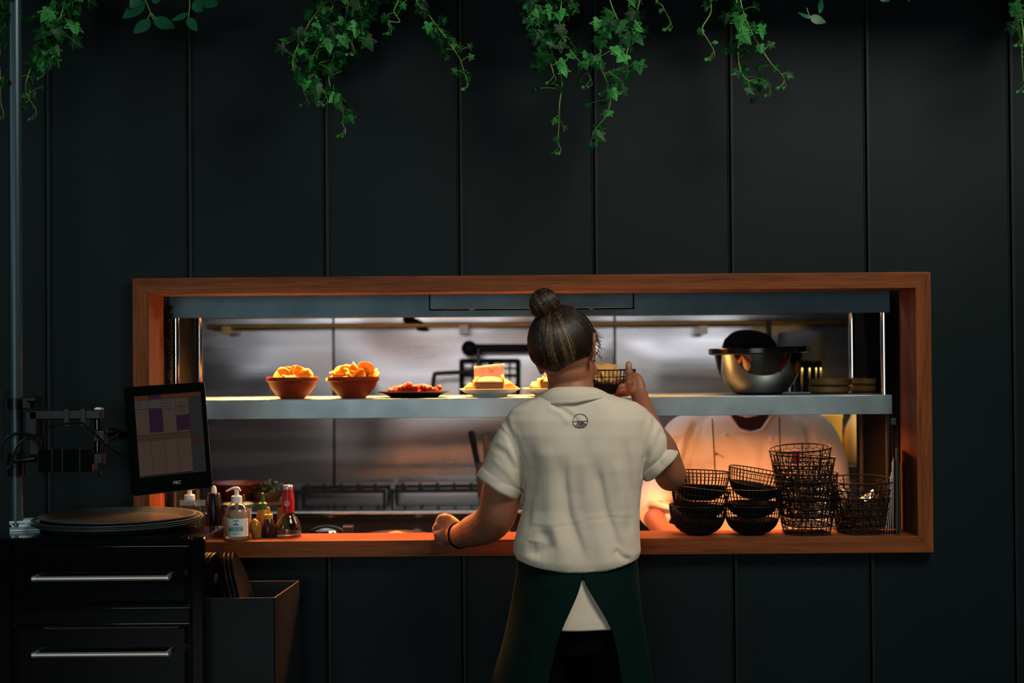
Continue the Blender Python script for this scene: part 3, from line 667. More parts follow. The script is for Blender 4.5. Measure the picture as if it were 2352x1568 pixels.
# bin with trays
bx0, bx1 = P(475, 1450, -.40).x, P(632, 1450, -.40).x; by0, by1 = -.40, -.14; bz = P(550, 1373, -.40).z
bnn = thing('tray_bin', ((bx0+bx1)/2, -.27, 0), 'tall open dark metal bin standing right of the black cabinet', 'bin'); bo_ = bnn.location.copy()
b = MB(); t = .004; X1 = bx1+.02
b.box((bx0, by0, 0), (bx1, by0+t, bz)); b.box((bx0, by1-t, 0), (X1, by1, bz)); b.box((bx0, by0, 0), (bx0+t, by1, bz)); b.box((bx0, by0, 0), (bx1, by1, t))
b.add([(bx1-t, by0, 0), (bx1, by0, 0), (X1, by1, 0), (X1-t, by1, 0), (bx1-t, by0, bz), (bx1, by0, bz), (X1, by1, bz), (X1-t, by1, bz)], [(0, 1, 2, 3), (4, 5, 6, 7), (0, 1, 5, 4), (1, 2, 6, 5), (2, 3, 7, 6), (3, 0, 4, 7)])
b.build('bin_body', 'bin', bnn, smooth=False, off=bo_, bevel=.001)
labs = ['leftmost upright dark tray of the three edges poking out of the metal bin', 'middle upright dark tray of the three edges poking out of the metal bin', 'rightmost upright dark tray leaning in the metal bin, its brown face turned outward']
for k, px in enumerate((506, 515, 523)):
    top = P(px, 1272, -.27)
    b = MB(); b.lathe([(0, 0), (.145, 0), (.165, .014), (.165, .017), (.143, .004), (0, .004)], 72); o = b.build('oval_tray', 'plateD')
    o.scale = (1, .70, 1); o.rotation_euler = (0, R(90-17), R(4)); o.location = (top.x+.045+k*.001, -.270, top.z-.158); tag(o, labs[k], 'tray', 'trays standing in the metal bin')
b = MB(); random.seed(8)
q = P(490, 1330, -.30)
for i in range(14): b.blob((q.x-.005+random.uniform(-.014, .012), q.y+random.uniform(-.04, .04), q.z+.025-i*.008), (.014, .02, .018), n=8, m=6)
tag(b.build('dark_cloth', 'blackmatte'), 'crumpled black cloth stuffed in the bin beside the upright trays', 'cloth')

# ================================================================== ON THE SILL, LEFT
CT = IB+.0006
def at_sill(px, Y): q = P(px, 1235, Y); return (q.x, Y, CT)
def pump_bottle(name, loc, lab, full=True):
    g = thing(name, loc, lab, 'bottle')
    b = MB(); b.lathe([(0, .0), (.030, 0), (.0345, .004), (.035, .03), (.0345, .060), (.032, .078), (.024, .092), (.014, .0995), (.0125, .102), (.0115, .102), (.013, .098), (.023, .0905), (.0305, .077), (.0335, .060), (.0335, .006), (.030, .002), (0, .002)], 40); b.build('bottle_body', 'glass', g)
    b = MB(); b.lathe([(0, .003), (.029, .003), (.0325, .007), (.0325, .020), (0, .020)], 32); b.build('gel', 'gel', g)
    b = MB(); b.lathe([(.0135, .0995), (.0145, .1), (.0145, .117), (.012, .119), (.0045, .119), (.0045, .119), (0, .119)], 28); b.lathe([(.0065, .119), (.0065, .134), (0, .134)], 20); b.build('pump_collar', 'white', g)
    b = MB(); b.tube([(.0105, 0, .1325), (.004, 0, .138), (-.006, 0, .139), (-.016, 0, .1365), (-.027, -.002, .131)], [(.002, .004), (.0045, .006), (.004, .0055), (.003, .0045), (.0022, .003)], 12, sub=4, rnd=True, ref=(0, 0, 1)); b.build('pump_nozzle', 'white', g)
    b = MB(); b.tube([(0, 0, .10), (0, 0, .088)], .0055, 12); b.tube([(0, 0, .088), (0, 0, .080)], [.0055, .003], 12); b.tube([(0, 0, .08), (0, 0, .01)], .003, 10); b.build('dip_tube', 'frost', g)
    return g
g = pump_bottle('hand_gel_bottle', at_sill(544, .005), 'clear pump bottle of anti-bacterial hand gel at the left end of the sill')
def wrapquad(mbx, a0, a1, z0, z1, r, n=14):
    vs = [(r*math.cos(a0+(a1-a0)*k/n), r*math.sin(a0+(a1-a0)*k/n), z) for z in (z0, z1) for k in range(n+1)]
    mbx.add(vs, [(k, k+1, n+2+k, n+1+k) for k in range(n)])
b = MB(); b.cur = 0; wrapquad(b, R(-115), R(-20), .012, .060, .0352); b.cur = 2; wrapquad(b, R(-185), R(-115), .012, .063, .0350)
b.cur = 1; wrapquad(b, R(-114), R(-50), .027, .039, .0354); wrapquad(b, R(-95), R(-70), .053, .057, .0354); wrapquad(b, R(-86), R(-80), .046, .052, .0354); b.cur = 3; wrapquad(b, R(-95), R(-70), .043, .046, .0354)
b.cur = 4
for k in range(9): wrapquad(b, R(-40), R(-30+random.uniform(-4, 4)), .016+k*.0045, .0172+k*.0045, .0354, 4)
o = b.build('front_label', ['label', 'teal', 'pinklabel' if 'pinklabel' in M else 'label', 'navy', 'lip'], g)
def wraptext(s, size, zc, ac, mname, r=.0356):
    o = text('label_text', s, size, Matrix.Identity(4), mname, None, ext=0)
    for v in o.data.vertices:
        a = ac+v.co.x/r; z = zc+v.co.y; v.co = (r*math.cos(a), r*math.sin(a), z)
    o.parent = g
wraptext('ANTI-BACTERIAL', .0052, .0355, R(-82), 'label'); wraptext('HAND GEL', .0052, .0305, R(-82), 'label'); wraptext('500ml', .0065, .0205, R(-82), 'teal')
g2 = pump_bottle('sanitizer_bottle', at_sill(436, .05), 'second clear pump bottle half hidden below the monitor, behind the trays')
b = MB(); b.box((-.0345, .0, 0), (.0345, .004, .11)); o = b.build('menu_holder', 'acryl', smooth=False); q = at_sill(441, -.012); o.location = q; o.rotation_euler = (R(-4), 0, 0); tag(o, 'clear brown-tinted acrylic stand below the monitor behind the trays', 'sign holder')
cn = thing('black_canister', at_sill(492, .055), 'tall black cylinder right beside the clear pump bottle below the monitor corner', 'canister')
b = MB(); b.lathe([(0, 0), (.0185, 0), (.019, .004), (.019, .118), (.017, .122), (0, .122)], 28); b.build('body', mat('navy_gloss', (.003, .005, .009), .25), cn)
b = MB(); b.lathe([(.0075, .122), (.0075, .129), (.0065, .136), (.0035, .141), (0, .142)], 20); b.build('tip', 'white', cn)
# tub with teal lid
tt = thing('lidded_tub', at_sill(547, .095), 'frosted plastic tub with a teal lid behind the hand gel bottle', 'tub')
b = MB(); b.lathe([(0, 0), (.034, 0), (.038, .085), (.036, .085), (.0325, .003), (0, .003)], 32); b.build('tub', 'frost', tt)
b = MB(); b.lathe([(.039, .079), (.042, .081), (.042, .088), (.038, .090), (0, .091)], 32); b.build('lid', 'teallid', tt)
def squeeze(name, loc, body, cap, h, r, lab, capn='cap'):
    g = thing(name, loc, lab, 'bottle')
    b = MB(); b.lathe([(0, 0), (r*.9, 0), (r, .004), (r*1.0, h*.3), (r*.75, h*.52), (r*.55, h*.62), (0, h*.62)], 28); b.build('bottle_body', body, g)
    b = MB(); b.lathe([(0, h*.60), (r*.6, h*.6), (r*.62, h*.74), (r*.5, h*.76), (r*.3, h*.78), (r*.16, h*.98), (0, h)], 24); b.build(capn, cap, g); return g
squeeze('sauce_bottle', at_sill(604, .10), 'honey', 'green', .118, .021, 'amber squeeze bottle with a tall green nozzle behind the yellow-capped one')
squeeze('sauce_bottle', at_sill(617, .055), 'sauce', 'yellow', .083, .0195, 'small dark sauce bottle with a yellow nozzle left of the red-capped glass bottle')
squeeze('sauce_bottle', at_sill(560, .118), 'honey', 'green', .112, .015, 'squeeze bottle whose green nozzle shows above the teal-lidded tub')
b = MB(); b.lathe([(0, 0), (.012, 0), (.017, .02), (.015, .04), (.004, .052), (0, .053)], 16); o = b.build('honey_tube', 'honey'); o.location = at_sill(590, .045); o.rotation_euler = (0, R(-8), 0); tag(o, 'small amber container leaning left of the yellow-nozzled sauce bottle', 'bottle')
gb = thing('capped_bottle', at_sill(662, .065), 'round-bellied glass bottle with a red foil neck and silver top', 'bottle')
b = MB(); b.lathe([(0, 0), (.033, 0), (.0352, .004), (.0355, .02), (.032, .036), (.024, .052), (.0175, .062), (.0168, .07), (.0158, .07), (.0165, .06), (.022, .051), (.030, .035), (.0335, .02), (.033, .006), (0, .004)], 40); b.build('bottle_body', 'bglass', gb)
b = MB(); b.lathe([(.0172, .066), (.0172, .095), (.0165, .105), (.0142, .118), (.0132, .126), (.0132, .132), (0, .132)], 32); b.build('foil_neck', 'redcap', gb)
b = MB(); b.lathe([(.0136, .1285), (.0140, .132), (.0140, .138), (.012, .141), (0, .1415)], 24); b.build('silver_top', 'foil', gb)
b = MB(); b.lathe([(.0338, .001), (.0355, .001), (.0357, .0035), (.0338, .0035), (.0338, .001)], 32); b.build('red_base_ring', 'redcap', gb)
b = MB(); Rm = Matrix.Translation((0, -.0175, .092)) @ Matrix.Rotation(PI/2, 4, 'X')
b.lathe([(.0058, 0), (.0070, 0), (.0070, .0006), (.0058, .0006), (.0058, 0)], 28, mtx=Rm); b.lathe([(0, .0), (.0020, .0), (.0020, .0006), (0, .0006)], 12, mtx=Rm @ Matrix.Translation((-.001, -.002, 0))); b.tube([Rm @ Vector((-.001, -.002, 0)), Rm @ Vector((.003, .003, 0))], .0007, 6); b.build('emblem', 'label', gb)
# dark red bowl and herbs further back on the bench
q = P(548, 1130, .75); b = MB(); b.lathe([(0, 0), (.05, 0), (.085, .05), (.09, .055), (.086, .056), (.05, .006), (0, .006)], 32); rz_ = P(548, 1108, .75).z-.056
bk = thing('bench_rack', (q.x+.045, .75, .90), 'low dark steel stand on the bench carrying the red bowl and herbs', 'stand'); 
s2 = MB(); s2.box((-.115, -.09, rz_-.90-.008), (.115, .09, rz_-.90)); s2.build('stand_top', 'iron', bk, smooth=False)
for x in (-.10, .10):
    s2 = MB(); s2.box((x-.008, -.08, 0.0005), (x+.008, .08, rz_-.90-.008)); s2.build('leg', 'iron', bk, smooth=False)
bb = MB(); bb.box((-1.0, .62, .876), (-.2, .90, .90)); o = bb.build('bench_extension', 'steel', bn, smooth=False, off=bo)
o = b.build('red_bowl', 'dred'); o.location = (q.x, .75, rz_+.0005); tag(o, 'dark red bowl on the bench behind the hand gel pump', 'bowl')
q = P(612, 1130, .72); hb = thing('herb_pot', (q.x, .72, rz_+.0005), 'blurred bunch of dark green herbs behind the sauce bottles', 'herbs')
b = MB(); b.lathe([(0, 0), (.04, 0), (.052, .03), (.048, .03), (.04, .004), (0, .004)], 24); b.build('dish', 'iron', hb)
b = MB(); random.seed(21)
for i in range(150):
    c = Vector((random.gauss(0, .024), random.gauss(0, .02), .03+abs(random.gauss(0, .013)))); m_ = Euler((random.uniform(-1, 1), random.uniform(-1, 1), random.uniform(0, 6))).to_matrix()
    r = random.uniform(.006, .011); b.add([c+m_ @ Vector(p) for p in ((-r, 0, 0), (0, -r*.6, r*.2), (r, 0, 0), (0, r*.6, r*.2))], [(0, 1, 2, 3)])
b.build('leaves', 'herb', hb, smooth=False)

# ================================================================== FOOD ON THE MIDDLE SHELF
ST = 1.4261
def at_shelf(px, Y): q = P(px, 912, Y); return (q.x, Y, ST)
def chips_bowl(loc, lab, seed, big):
    g = thing('chips_bowl', loc, lab, 'bowl', 'bowls of crisps on the pass')
    b = MB(); b.lathe([(0, 0), (.034, 0), (.037, .003), (.050, .014), (.063, .031), (.0695, .048), (.073, .049), (.0745, .051), (.0745, .060), (.073, .062), (.068, .062), (.0675, .058), (.060, .034), (.045, .016), (.030, .008), (0, .007)], 56); b.build('bowl', 'terra', g)
    random.seed(seed)
    n = 26
    for i in range(n):
        a = random.uniform(0, 2*PI); rr_ = .055*math.sqrt(random.random()) if i < n-1 else .03
        hgt = .060+(.030 if not big else .026)*(1-(rr_/.06)**2)*random.uniform(.2, 1)
        r = random.uniform(.016, .024) if not big else random.uniform(.021, .029)
        if big and i == n-1: a = 0.0; hgt = .085; r = .024; rr_ = .036
        m_ = Euler((random.uniform(-.7, .7)+(1.2 if big and i == n-1 else 0), random.uniform(-.7, .7), random.uniform(0, 6) if i < n-1 else 0)).to_matrix()
        if random.random() < .35 and i < n-1: m_ = Euler((1.2+random.uniform(-.3, .3), random.uniform(-.5, .5), random.uniform(-.8, .8))).to_matrix()
        b = MB(); N1, N2 = 16, 4; vs = [(0, 0, 0)]; cv = random.uniform(8, 16); sh_ = random.uniform(.75, 1)
        for j in range(1, N2+1):
            for k in range(N1):
                t = 2*PI*k/N1; q = r*j/N2*(1+.05*math.sin(3*t+i)); x, y = q*math.cos(t), q*sh_*math.sin(t); vs.append((x, y, cv*(x*x-.5*y*y)*.8))
        fs = [(0, 1+k, 1+(k+1) % N1) for k in range(N1)]+[(1+(j-1)*N1+k, 1+j*N1+k, 1+j*N1+(k+1) % N1, 1+(j-1)*N1+(k+1) % N1) for j in range(1, N2) for k in range(N1)]
        L = Vector((rr_*math.cos(a), rr_*math.sin(a), hgt)); b.add([L+m_ @ Vector(p) for p in vs], fs)
        o = b.build('crisp', 'chip', None); so_ = o.modifiers.new('s', 'SOLIDIFY'); so_.thickness = .0014
        o.parent = g
    f = MB(); f.blob((0, 0, .054), (.058, .058, .012)); f.build('crisp_heap', 'chip', g)
    return g
chips_bowl(at_shelf(672, .25), 'reddish bowl of small pale golden crisps, left of the two on the pass', 31, False)
chips_bowl(at_shelf(812, .25), 'reddish bowl of large orange crisps, right of the two on the pass', 77, True)
def oval(b, prof, ex=1.0, n=56, c=(0, 0, 0)):
    vs = []; fs = []; m = len(prof)
    for i in range(n):
        a = 2*PI*i/n
        for r, z in prof: vs.append((c[0]+r*math.cos(a)*ex, c[1]+r*math.sin(a), c[2]+z))
    for i in range(n):
        for k in range(m-1): fs.append((i*m+k, ((i+1) % n)*m+k, ((i+1) % n)*m+k+1, i*m+k+1))
    b.add(vs, fs)
L = at_shelf(951, .275); b = MB(); oval(b, [(0, 0), (.055, 0), (.060, .002), (.072, .010), (.092, .015), (.093, .0175), (.088, .018), (.070, .0135), (.056, .005), (0, .005)], 1.18)
o = b.build('dark_plate', 'plateD'); o.location = L; tag(o, 'dark oval plate with red fried chicken on the pass', 'plate')
random.seed(14)
spec = [(-.050, .0, .014, 1.5, .3), (-.020, -.01, .018, 1.4, -.2), (.012, .0, .021, 1.3, .2), (.038, -.008, .017, 1.2, -.5), (.060, .005, .014, 1.0, -.9), (.0, .03, .019, 1.3, .1), (-.03, .035, .015, 1.2, .5)]
pos_w = ['leftmost thin', 'second from left', 'tallest middle', 'twisted right-hand', 'rightmost separate', 'rear middle', 'rear left']
for k, (dx, dy, r, ex, a) in enumerate(spec):
    b = MB()
    for i in range(9): t = (i-4)/4; b.blob((t*r*ex, .4*r*math.sin(t*3+k), .3*r*math.cos(t*4+k*2)), (r*.42+random.uniform(0, .004), r*.5, r*.5+random.uniform(-.002, .003)), n=10, m=8)
    me = remesh(b, .0018, 3, .5); V = get_v(me); Nn = get_n(me)
    d = np.array([mnoise.noise(Vector(v)*220+Vector((k*5, 0, 0))) for v in V])*.0018; V += Nn*d[:, None]; set_v(me, V)
    me.materials.append(M['wings']); me.polygons.foreach_set('use_smooth', [True]*len(me.polygons)); o = bpy.data.objects.new('fried_chicken', me); C.objects.link(o)
    o.location = (L[0]+dx, L[1]+dy, ST+.010+r*.72); o.rotation_euler = (0, a*.3, a*.5); tag(o, pos_w[k]+' red fried chicken piece on the dark oval plate', 'chicken', 'fried chicken pieces')
def burger_plate(px, Y, lab, full):
    L = at_shelf(px, Y); b = MB(); oval(b, [(0, .0), (.050, 0), (.0505, .004), (.062, .008), (.0865, .021), (.0885, .0235), (.085, .0240), (.060, .0180), (.045, .0165), (0, .0165)], 1.0)
    o = b.build('white_plate', 'plate'); o.location = L; tag(o, lab, 'plate', 'white plates with wrapped burgers')
    return L
L1 = burger_plate(1125, .27, 'white plate holding the burger with the upright printed card', True)
L2 = burger_plate(1268, .285, 'white plate mostly hidden behind the standing worker head and collar', False)
for k, (L, flip) in enumerate(((L1, 0), (L2, 1))):
    bg = thing('wrapped_burger', (L[0]+(.0 if k == 0 else .01), L[1], ST+.0170), 'burger in orange paper and a brown band '+('in front of the printed card' if k == 0 else 'half hidden by the worker dark hair'), 'burger', 'wrapped burgers on the pass')
    b = MB(); b.blob((0, 0, .020), (.050, .042, .022), n=24, m=16); b.build('bun', 'bun', bg)
    b = MB(); b.box((-.040, -.048, .001), (.040, .046, .0275)); b.build('kraft_band', 'kraft', bg, smooth=False, bevel=.003)
    # crumpled paper
    for s0 in (-1, 1):
        b = MB(); n1, n2 = 16, 12; vs = []; fs = []
        for j in range(n2+1):
            for i in range(n1+1):
                u, v = i/n1, j/n2; a = PI*(.5+(u-.5)*.9); x = s0*(.036+.036*v+.006*math.sin(u*9+k)); 
                r = .050*(1-.75*v); y = -r*math.cos(PI*u)*.8; z = .002+r*abs(math.sin(PI*u))*(.78)
                d = mnoise.noise(Vector((x*70+k*9, y*70, z*70)))*.011
                vs.append((x+d*s0, y, max(.001, z+d)))
        for j in range(n2):
            for i in range(n1): q = j*(n1+1)+i; fs.append((q, q+1, q+n1+2, q+n1+1))
        b.add(vs, fs); o = b.build('wrap_paper', 'foodpaper', bg, angle=25); so_ = o.modifiers.new('s', 'SOLIDIFY'); so_.thickness = .0006
    b = MB(); vs = []; fs = []
    w1, h1 = (.044, .071) if k == 0 else (.028, .055)
    for j in range(7):
        for i in range(13):
            u, v = i/12-.5, j/6; vs.append((u*2*w1-.002, .030+.006*math.cos(u*3), .004+v*h1+(.008*u)*v))
    for j in range(6):
        for i in range(12): q = j*13+i; fs.append((q, q+1, q+14, q+13))
    b.add(vs, fs); o = b.build('paper_card', 'card', None, angle=30); so_ = o.modifiers.new('s', 'SOLIDIFY'); so_.thickness = .0008
    o.location = bg.location; tag(o, ('printed paper card standing upright behind the banded burger' if k == 0 else 'paper corner rising behind the half-hidden burger'), 'card')
    if k == 0:
        for kx, kind in ((-.022, 0), (.004, 1), (.031, 2)):
            b = MB(); z0 = .059+kx*.05; y0 = .0335
            def ln(pts, cl=False): b.tube([(kx+x, y0, z0+z) for x, z in pts], .00055, 4, closed=cl)
            if kind == 0: ln([(-.0035, .006), (.0035, .006), (.0035, -.003), (0, -.0065), (-.0035, -.003)], True)
            if kind == 1:
                ln([(-.007, .003), (-.004, .0065), (.004, .0065), (.007, .003)], True); ln([(-.008, .0), (-.003, .0012), (.003, -.001), (.008, 0)]); ln([(-.007, -.003), (.007, -.003), (.005, -.0065), (-.005, -.0065)], True)
            if kind == 2:
                ln([(-.009, -.001), (-.005, .005), (0, .007), (.005, .005), (.009, -.001)], True); ln([(-.003, -.002), (-.003, -.006)]); ln([(.001, -.002), (.001, -.006)])
            b.build('printed_icon', 'ink', o, smooth=False)
# steel mixing bowl
L = at_shelf(1745, .33); s_ = FPX/(.33+3.8)
mbw = thing('mixing_bowl', L, 'large polished steel mixing bowl with a black rim on the right of the pass', 'bowl')
k_ = 1/s_
b = MB(); b.lathe([(0, 0), (50*k_, 0), (62*k_, 6*k_), (80*k_, 28*k_), (93*k_, 52*k_), (101*k_, 92*k_), (99*k_, 92*k_), (91*k_, 54*k_), (78*k_, 30*k_), (60*k_, 8*k_), (0, 3*k_)], 72); b.build('bowl', 'mirrorsteel', mbw)
b = MB(); b.lathe([(101*k_, 92*k_), (112*k_, 93*k_), (114*k_, 95*k_), (114*k_, 105*k_), (112*k_, 107*k_), (106*k_, 107*k_), (100*k_, 104*k_), (99*k_, 92*k_), (101*k_, 92*k_)], 72); b.build('rim', mat('dark_rim', (.03, .03, .03), .2, .6), mbw)
mbw.rotation_euler = (0, R(-1.2), 0)
# stacked ochre dishes right
q = at_shelf(1940, .40); random.seed(2)
dl = ['lower-left', 'upper-left', 'lower-right', 'upper-right']
for k, (px, z) in enumerate(((1905, 0), (1908, .0215), (1990, 0), (1994, .0215))):
    L = at_shelf(px, .36 if k < 2 else .43); b = MB(); r = .060 if k < 2 else .052
    b.lathe([(0, 0), (r-.008, 0), (r, .006), (r+.002, .019), (r, .0205), (r-.003, .0195), (r-.006, .006), (0, .004)], 40); o = b.build('ochre_dish', 'yplate'); o.location = (L[0], L[1], ST+z+.0003)
    tag(o, dl[k]+' round ochre dish of the two short piles right of the steel bowl', 'dish', 'ochre dishes on the pass')
# ================================================================== WIRE BASKETS
def wire_bowl(loc, lab, rot=(0, 0, 0), group='round wire bowls on the sill'):
    g = thing('wire_bowl', loc, lab, 'basket', group); g.rotation_euler = rot; r, h = .078, .079
    prof = [(.030, .002), (.050, .010), (.064, .024), (.073, .045), (.0775, .066), (r, h)]
    b = MB(); b.tube([(r*math.cos(a), r*math.sin(a), h) for a in [2*PI*k/48 for k in range(48)]], .0019, 8, closed=True); b.build('rim', 'wire', g)
    b = MB(); b.tube([(.0765*math.cos(a), .0765*math.sin(a), .060) for a in [2*PI*k/48 for k in range(48)]], .0012, 6, closed=True); b.build('hoop', 'wire', g)
    b = MB()
    for k in range(44):
        a = 2*PI*k/44; b.tube([(p*math.cos(a), p*math.sin(a), z) for p, z in prof], .0012, 5, sub=2)
    b.build('wire_cage', 'wire', g)
    b = MB(); b.lathe([(0, .001), (.030, .0), (.050, .008), (.0632, .0235), (.0705, .040), (.0690, .041), (.0610, .0245), (.048, .010), (.03, .003), (0, .003)], 44); b.build('solid_base', 'blackmatte', g)
    return g
def sill(px, Y): q = P(px, 1235, Y); return Vector((q.x, Y, CT))
w0 = wire_bowl(sill(1604, .055), 'lowest round black wire bowl of the leftmost stack on the sill')
a1 = sill(1604, .055)
stk = [(a1+Vector((.0, .008, .044)), (R(4), R(7), 1), 'middle tilted round wire bowl of the leftmost stack on the sill'),
       (a1+Vector((.008, .012, .090)), (R(6), R(6), 2), 'topmost round wire bowl of the leftmost stack, beside the worker elbow')]
for L, r_, lab in stk: dup(w0, L, r_, lab)
a2 = sill(1728, .05)
for L, r_, lab in ((a2, (0, 0, 0), 'lowest round black wire bowl of the second stack from the left on the sill'), (a2+Vector((.0, .0, .045)), (0, 0, .3), 'middle level round wire bowl of the second stack from the left'), (a2+Vector((.004, .008, .094)), (R(6), R(8), .5), 'topmost tilted round wire bowl of the second stack from the left')):
    dup(w0, L, r_, lab)
def hexbasket(loc, lab, rot=(0, 0, 0), group='hexagon-mesh baskets on the sill'):
    g = thing('mesh_basket', loc, lab, 'basket', group); g.rotation_euler = rot; H = .098; r0, r1 = .060, .084
    def pt(a, z):
        r = r0+(r1-r0)*(z/H); c, s_ = math.cos(a), math.sin(a); k = (abs(c)**3.2+abs(s_)**3.2)**(-1/3.2); k = 1+(k-1)*(1-z/H)*.8; return Vector((r*k*c, r*k*s_, z))
    for z, rad in ((.001, .0016), (.050, .0013), (H, .0021)):
        b = MB(); b.tube([pt(2*PI*k/48, z) for k in range(48)], rad, 6, closed=True); b.build('rim' if z == H else 'hoop', 'wire', g)
    for k in range(8):
        a = 2*PI*(k+.5)/8; b = MB(); b.tube([pt(a, 0), pt(a, H)], .0017, 6); b.build('upright', 'wire', g)
    b = MB(); nc = 24; rh = H/7.0; random.seed(9); jit = {}
    def J(i, j):
        if (i % (2*nc), j) not in jit: jit[(i % (2*nc), j)] = (random.uniform(-.12, .12), random.uniform(-.12, .12))
        return jit[(i % (2*nc), j)]
    def node(i, j):   # brick-like hex grid
        dx, dz = J(i, j); z = (j+(.28 if (i+j) % 2 else -.0))*rh+dz*rh; return pt(2*PI*(i+dx)/(2*nc), min(H, max(.001, z)))
    for j in range(8):
        for i in range(2*nc):
            b.tube([node(i, j), node(i+1, j)], .0009, 3, cap=False)
            if (i+j) % 2 and j < 7: b.tube([node(i, j), node(i, j+1)], .0010, 3, cap=False)
    for k in range(9):
        x = -.055+k*.01375; b.tube([(x, -.058, .002), (x, .058, .002)], .0008, 4); b.tube([(-.058, x, .002), (.058, x, .002)], .0008, 4)
    b.build('hex_mesh', 'wire', g); return g
c0 = sill(1853, .055); ordn = ['lowest', 'second', 'third', 'fourth', 'fifth', 'sixth', 'topmost']
hb0 = hexbasket(c0, 'lowest mesh basket of the tall right-hand stack on the sill')
for k in range(1, 7):
    tl_ = 0 if k < 4 else (-5 if k == 6 else 3*(k-4)); dup(hb0, c0+Vector((-.002*k if k > 3 else .001*(k % 2), .003, .0225*k)), (R(2*(k % 2)), R(tl_), .15*k), '%s mesh basket%s of the tall right-hand stack on the sill' % (ordn[k], ' from the bottom' if k < 6 else ', tilted,'))
d0 = sill(1979, .062)
for k in range(3):
    dup(hb0, d0+Vector((.001*k, .002*k, .023*k)), (R(k*1.5), R(-2*k), .2+.3*k), ['bottom', 'middle', 'top'][k]+' mesh basket of the low stack at the right end of the sill')
b = MB(); n = 18; vs = []; fs = []
for j in range(n+1):
    for i in range(n+1):
        u, v = (i/n-.5)*2, (j/n-.5)*2; rr_ = math.hypot(u, v); d = mnoise.noise(Vector((u*3, v*3, 2)))*.022+mnoise.noise(Vector((u*8, v*8, 5)))*.008
        vs.append((u*.043, v*.043, .014+.026*rr_**2+abs(d)))
for j in range(n):
    for i in range(n): q = j*(n+1)+i; fs.append((q, q+1, q+n+2, q+n+1))
b.add(vs, fs); o = b.build('crumpled_foil', 'foil', angle=20); o.location = d0+Vector((0, 0, .048)); tag(o, 'crumpled pale foil paper lying inside the low right-hand basket stack', 'foil')
b = MB(); q = c0+Vector((-.02, .0, .235)); b.box((-.011, -.008, -.016), (.011, .008, .022)); o = b.build('red_packet', 'red', smooth=False, bevel=.004); o.location = q+Vector((-.006, .01, -.03)); tag(o, 'small red packet glimpsed inside the topmost mesh basket', 'packet')
# folders at the right jamb
fl = [('folder', 'folder', 0.0, .004, .228, 'dark green folder standing upright at the right end of the sill'), ('folder', 'folder', .008, .003, .19, 'second dark green folder against the black board at the right jamb')]
for k, (nm, m_, dx, t, h, lab) in enumerate(fl):
    x = P(2052, 1100, .03).x+.004+dx; b = MB(); b.box((0, 0, 0), (t, .125, h)); o = b.build(nm, m_, smooth=False, bevel=.0005); o.location = (x-.004, .006, CT); o.rotation_euler = (0, R(.4), R(-14.5)); tag(o, lab, 'folder')
for k in range(4):
    x = P(2052, 1100, .03).x-.002-.0028*k; b = MB()
    n = 10; vs = []; fs = []; h = .195-.02*k+.01*(k % 2)
    for j in range(n+1):
        z = j/n; xx = -.0065*math.sin(z*PI*.5)*(-1)-.006+.0
        for y in (0, .11): vs.append((-.006*(1-z)**1.5*(k+1)*.6, y, z*h+.004))
    for j in range(n): fs.append((2*j, 2*j+1, 2*j+3, 2*j+2))
    b.add(vs, fs); o = b.build('paper_sheet', 'card'); s2 = o.modifiers.new('s', 'SOLIDIFY'); s2.thickness = .0008; o.location = (x-.003, .012, CT); o.rotation_euler = (0, 0, R(-15))
    tag(o, ['paper sheet nearest the dark green folder at the right jamb', 'second white sheet out from the dark green folder', 'third white sheet out from the dark green folder', 'outermost bowed white sheet beside the right-hand baskets'][k], 'paper', 'papers standing beside the folder')
b = MB(); q = P(2052, 967, .02); b.box((q.x-.006, .015, q.z-.01), (q.x+.006, .025, q.z+.008)); tag(b.build('binder_clip', 'folder', smooth=False, bevel=.001), 'small green clip on the top edge of the standing folder', 'clip')

# ================================================================== IVY
def ivy_leaf(b, c, nrm, up, s, mi):
    n = nrm.normalized(); u = (up-n*up.dot(n)); u = u.normalized() if u.length > .01 else Vector((1, 0, 0)); r = n.cross(u)
    pts = [(0, -.30), (.16, -.42), (.30, -.46), (.46, -.30), (.30, -.14), (.52, .10), (.56, .20), (.26, .16), (.12, .44), (0, .62), (-.12, .44), (-.26, .16), (-.56, .20), (-.52, .10), (-.30, -.14), (-.46, -.30), (-.30, -.46), (-.16, -.42)]
    fold = random.uniform(.05, .28); curl = random.uniform(-.2, .35)
    def p(x, y): return c+(r*x+u*y+n*(-fold*abs(x)-curl*y*y))*s
    vs = [p(0, -.12), p(0, .15), p(0, .38)]+[p(x, y) for x, y in pts]; k = 3; m = len(pts)
    b.cur = mi; fs = []
    for i in range(m):
        j = (i+1) % m; y = (pts[i][1]+pts[j][1])/2; ci = 0 if y < .0 else (1 if y < .3 else 2); fs.append((ci, k+i, k+j))
    fs += [(0, 1, k+7), (0, k+4, k+7), (0, k+11, k+14), (0, 1, k+11), (1, 2, k+8), (1, k+7, k+8), (1, k+10, k+11), (1, 2, k+10)]
    b.add(vs, fs)
def veins(b, c, nrm, up, s, mi):
    n = nrm.normalized(); u = (up-n*up.dot(n)); u = u.normalized() if u.length > .01 else Vector((1, 0, 0)); r = n.cross(u); b.cur = mi
    for x, y in ((0, .55), (.45, .14), (-.45, .14), (.36, -.34), (-.36, -.34)): b.tube([c+(u*-.12+n*.015)*s, c+(r*x*.95+u*y*.95+n*.005)*s], [.012*s, .004*s], 3, cap=False)
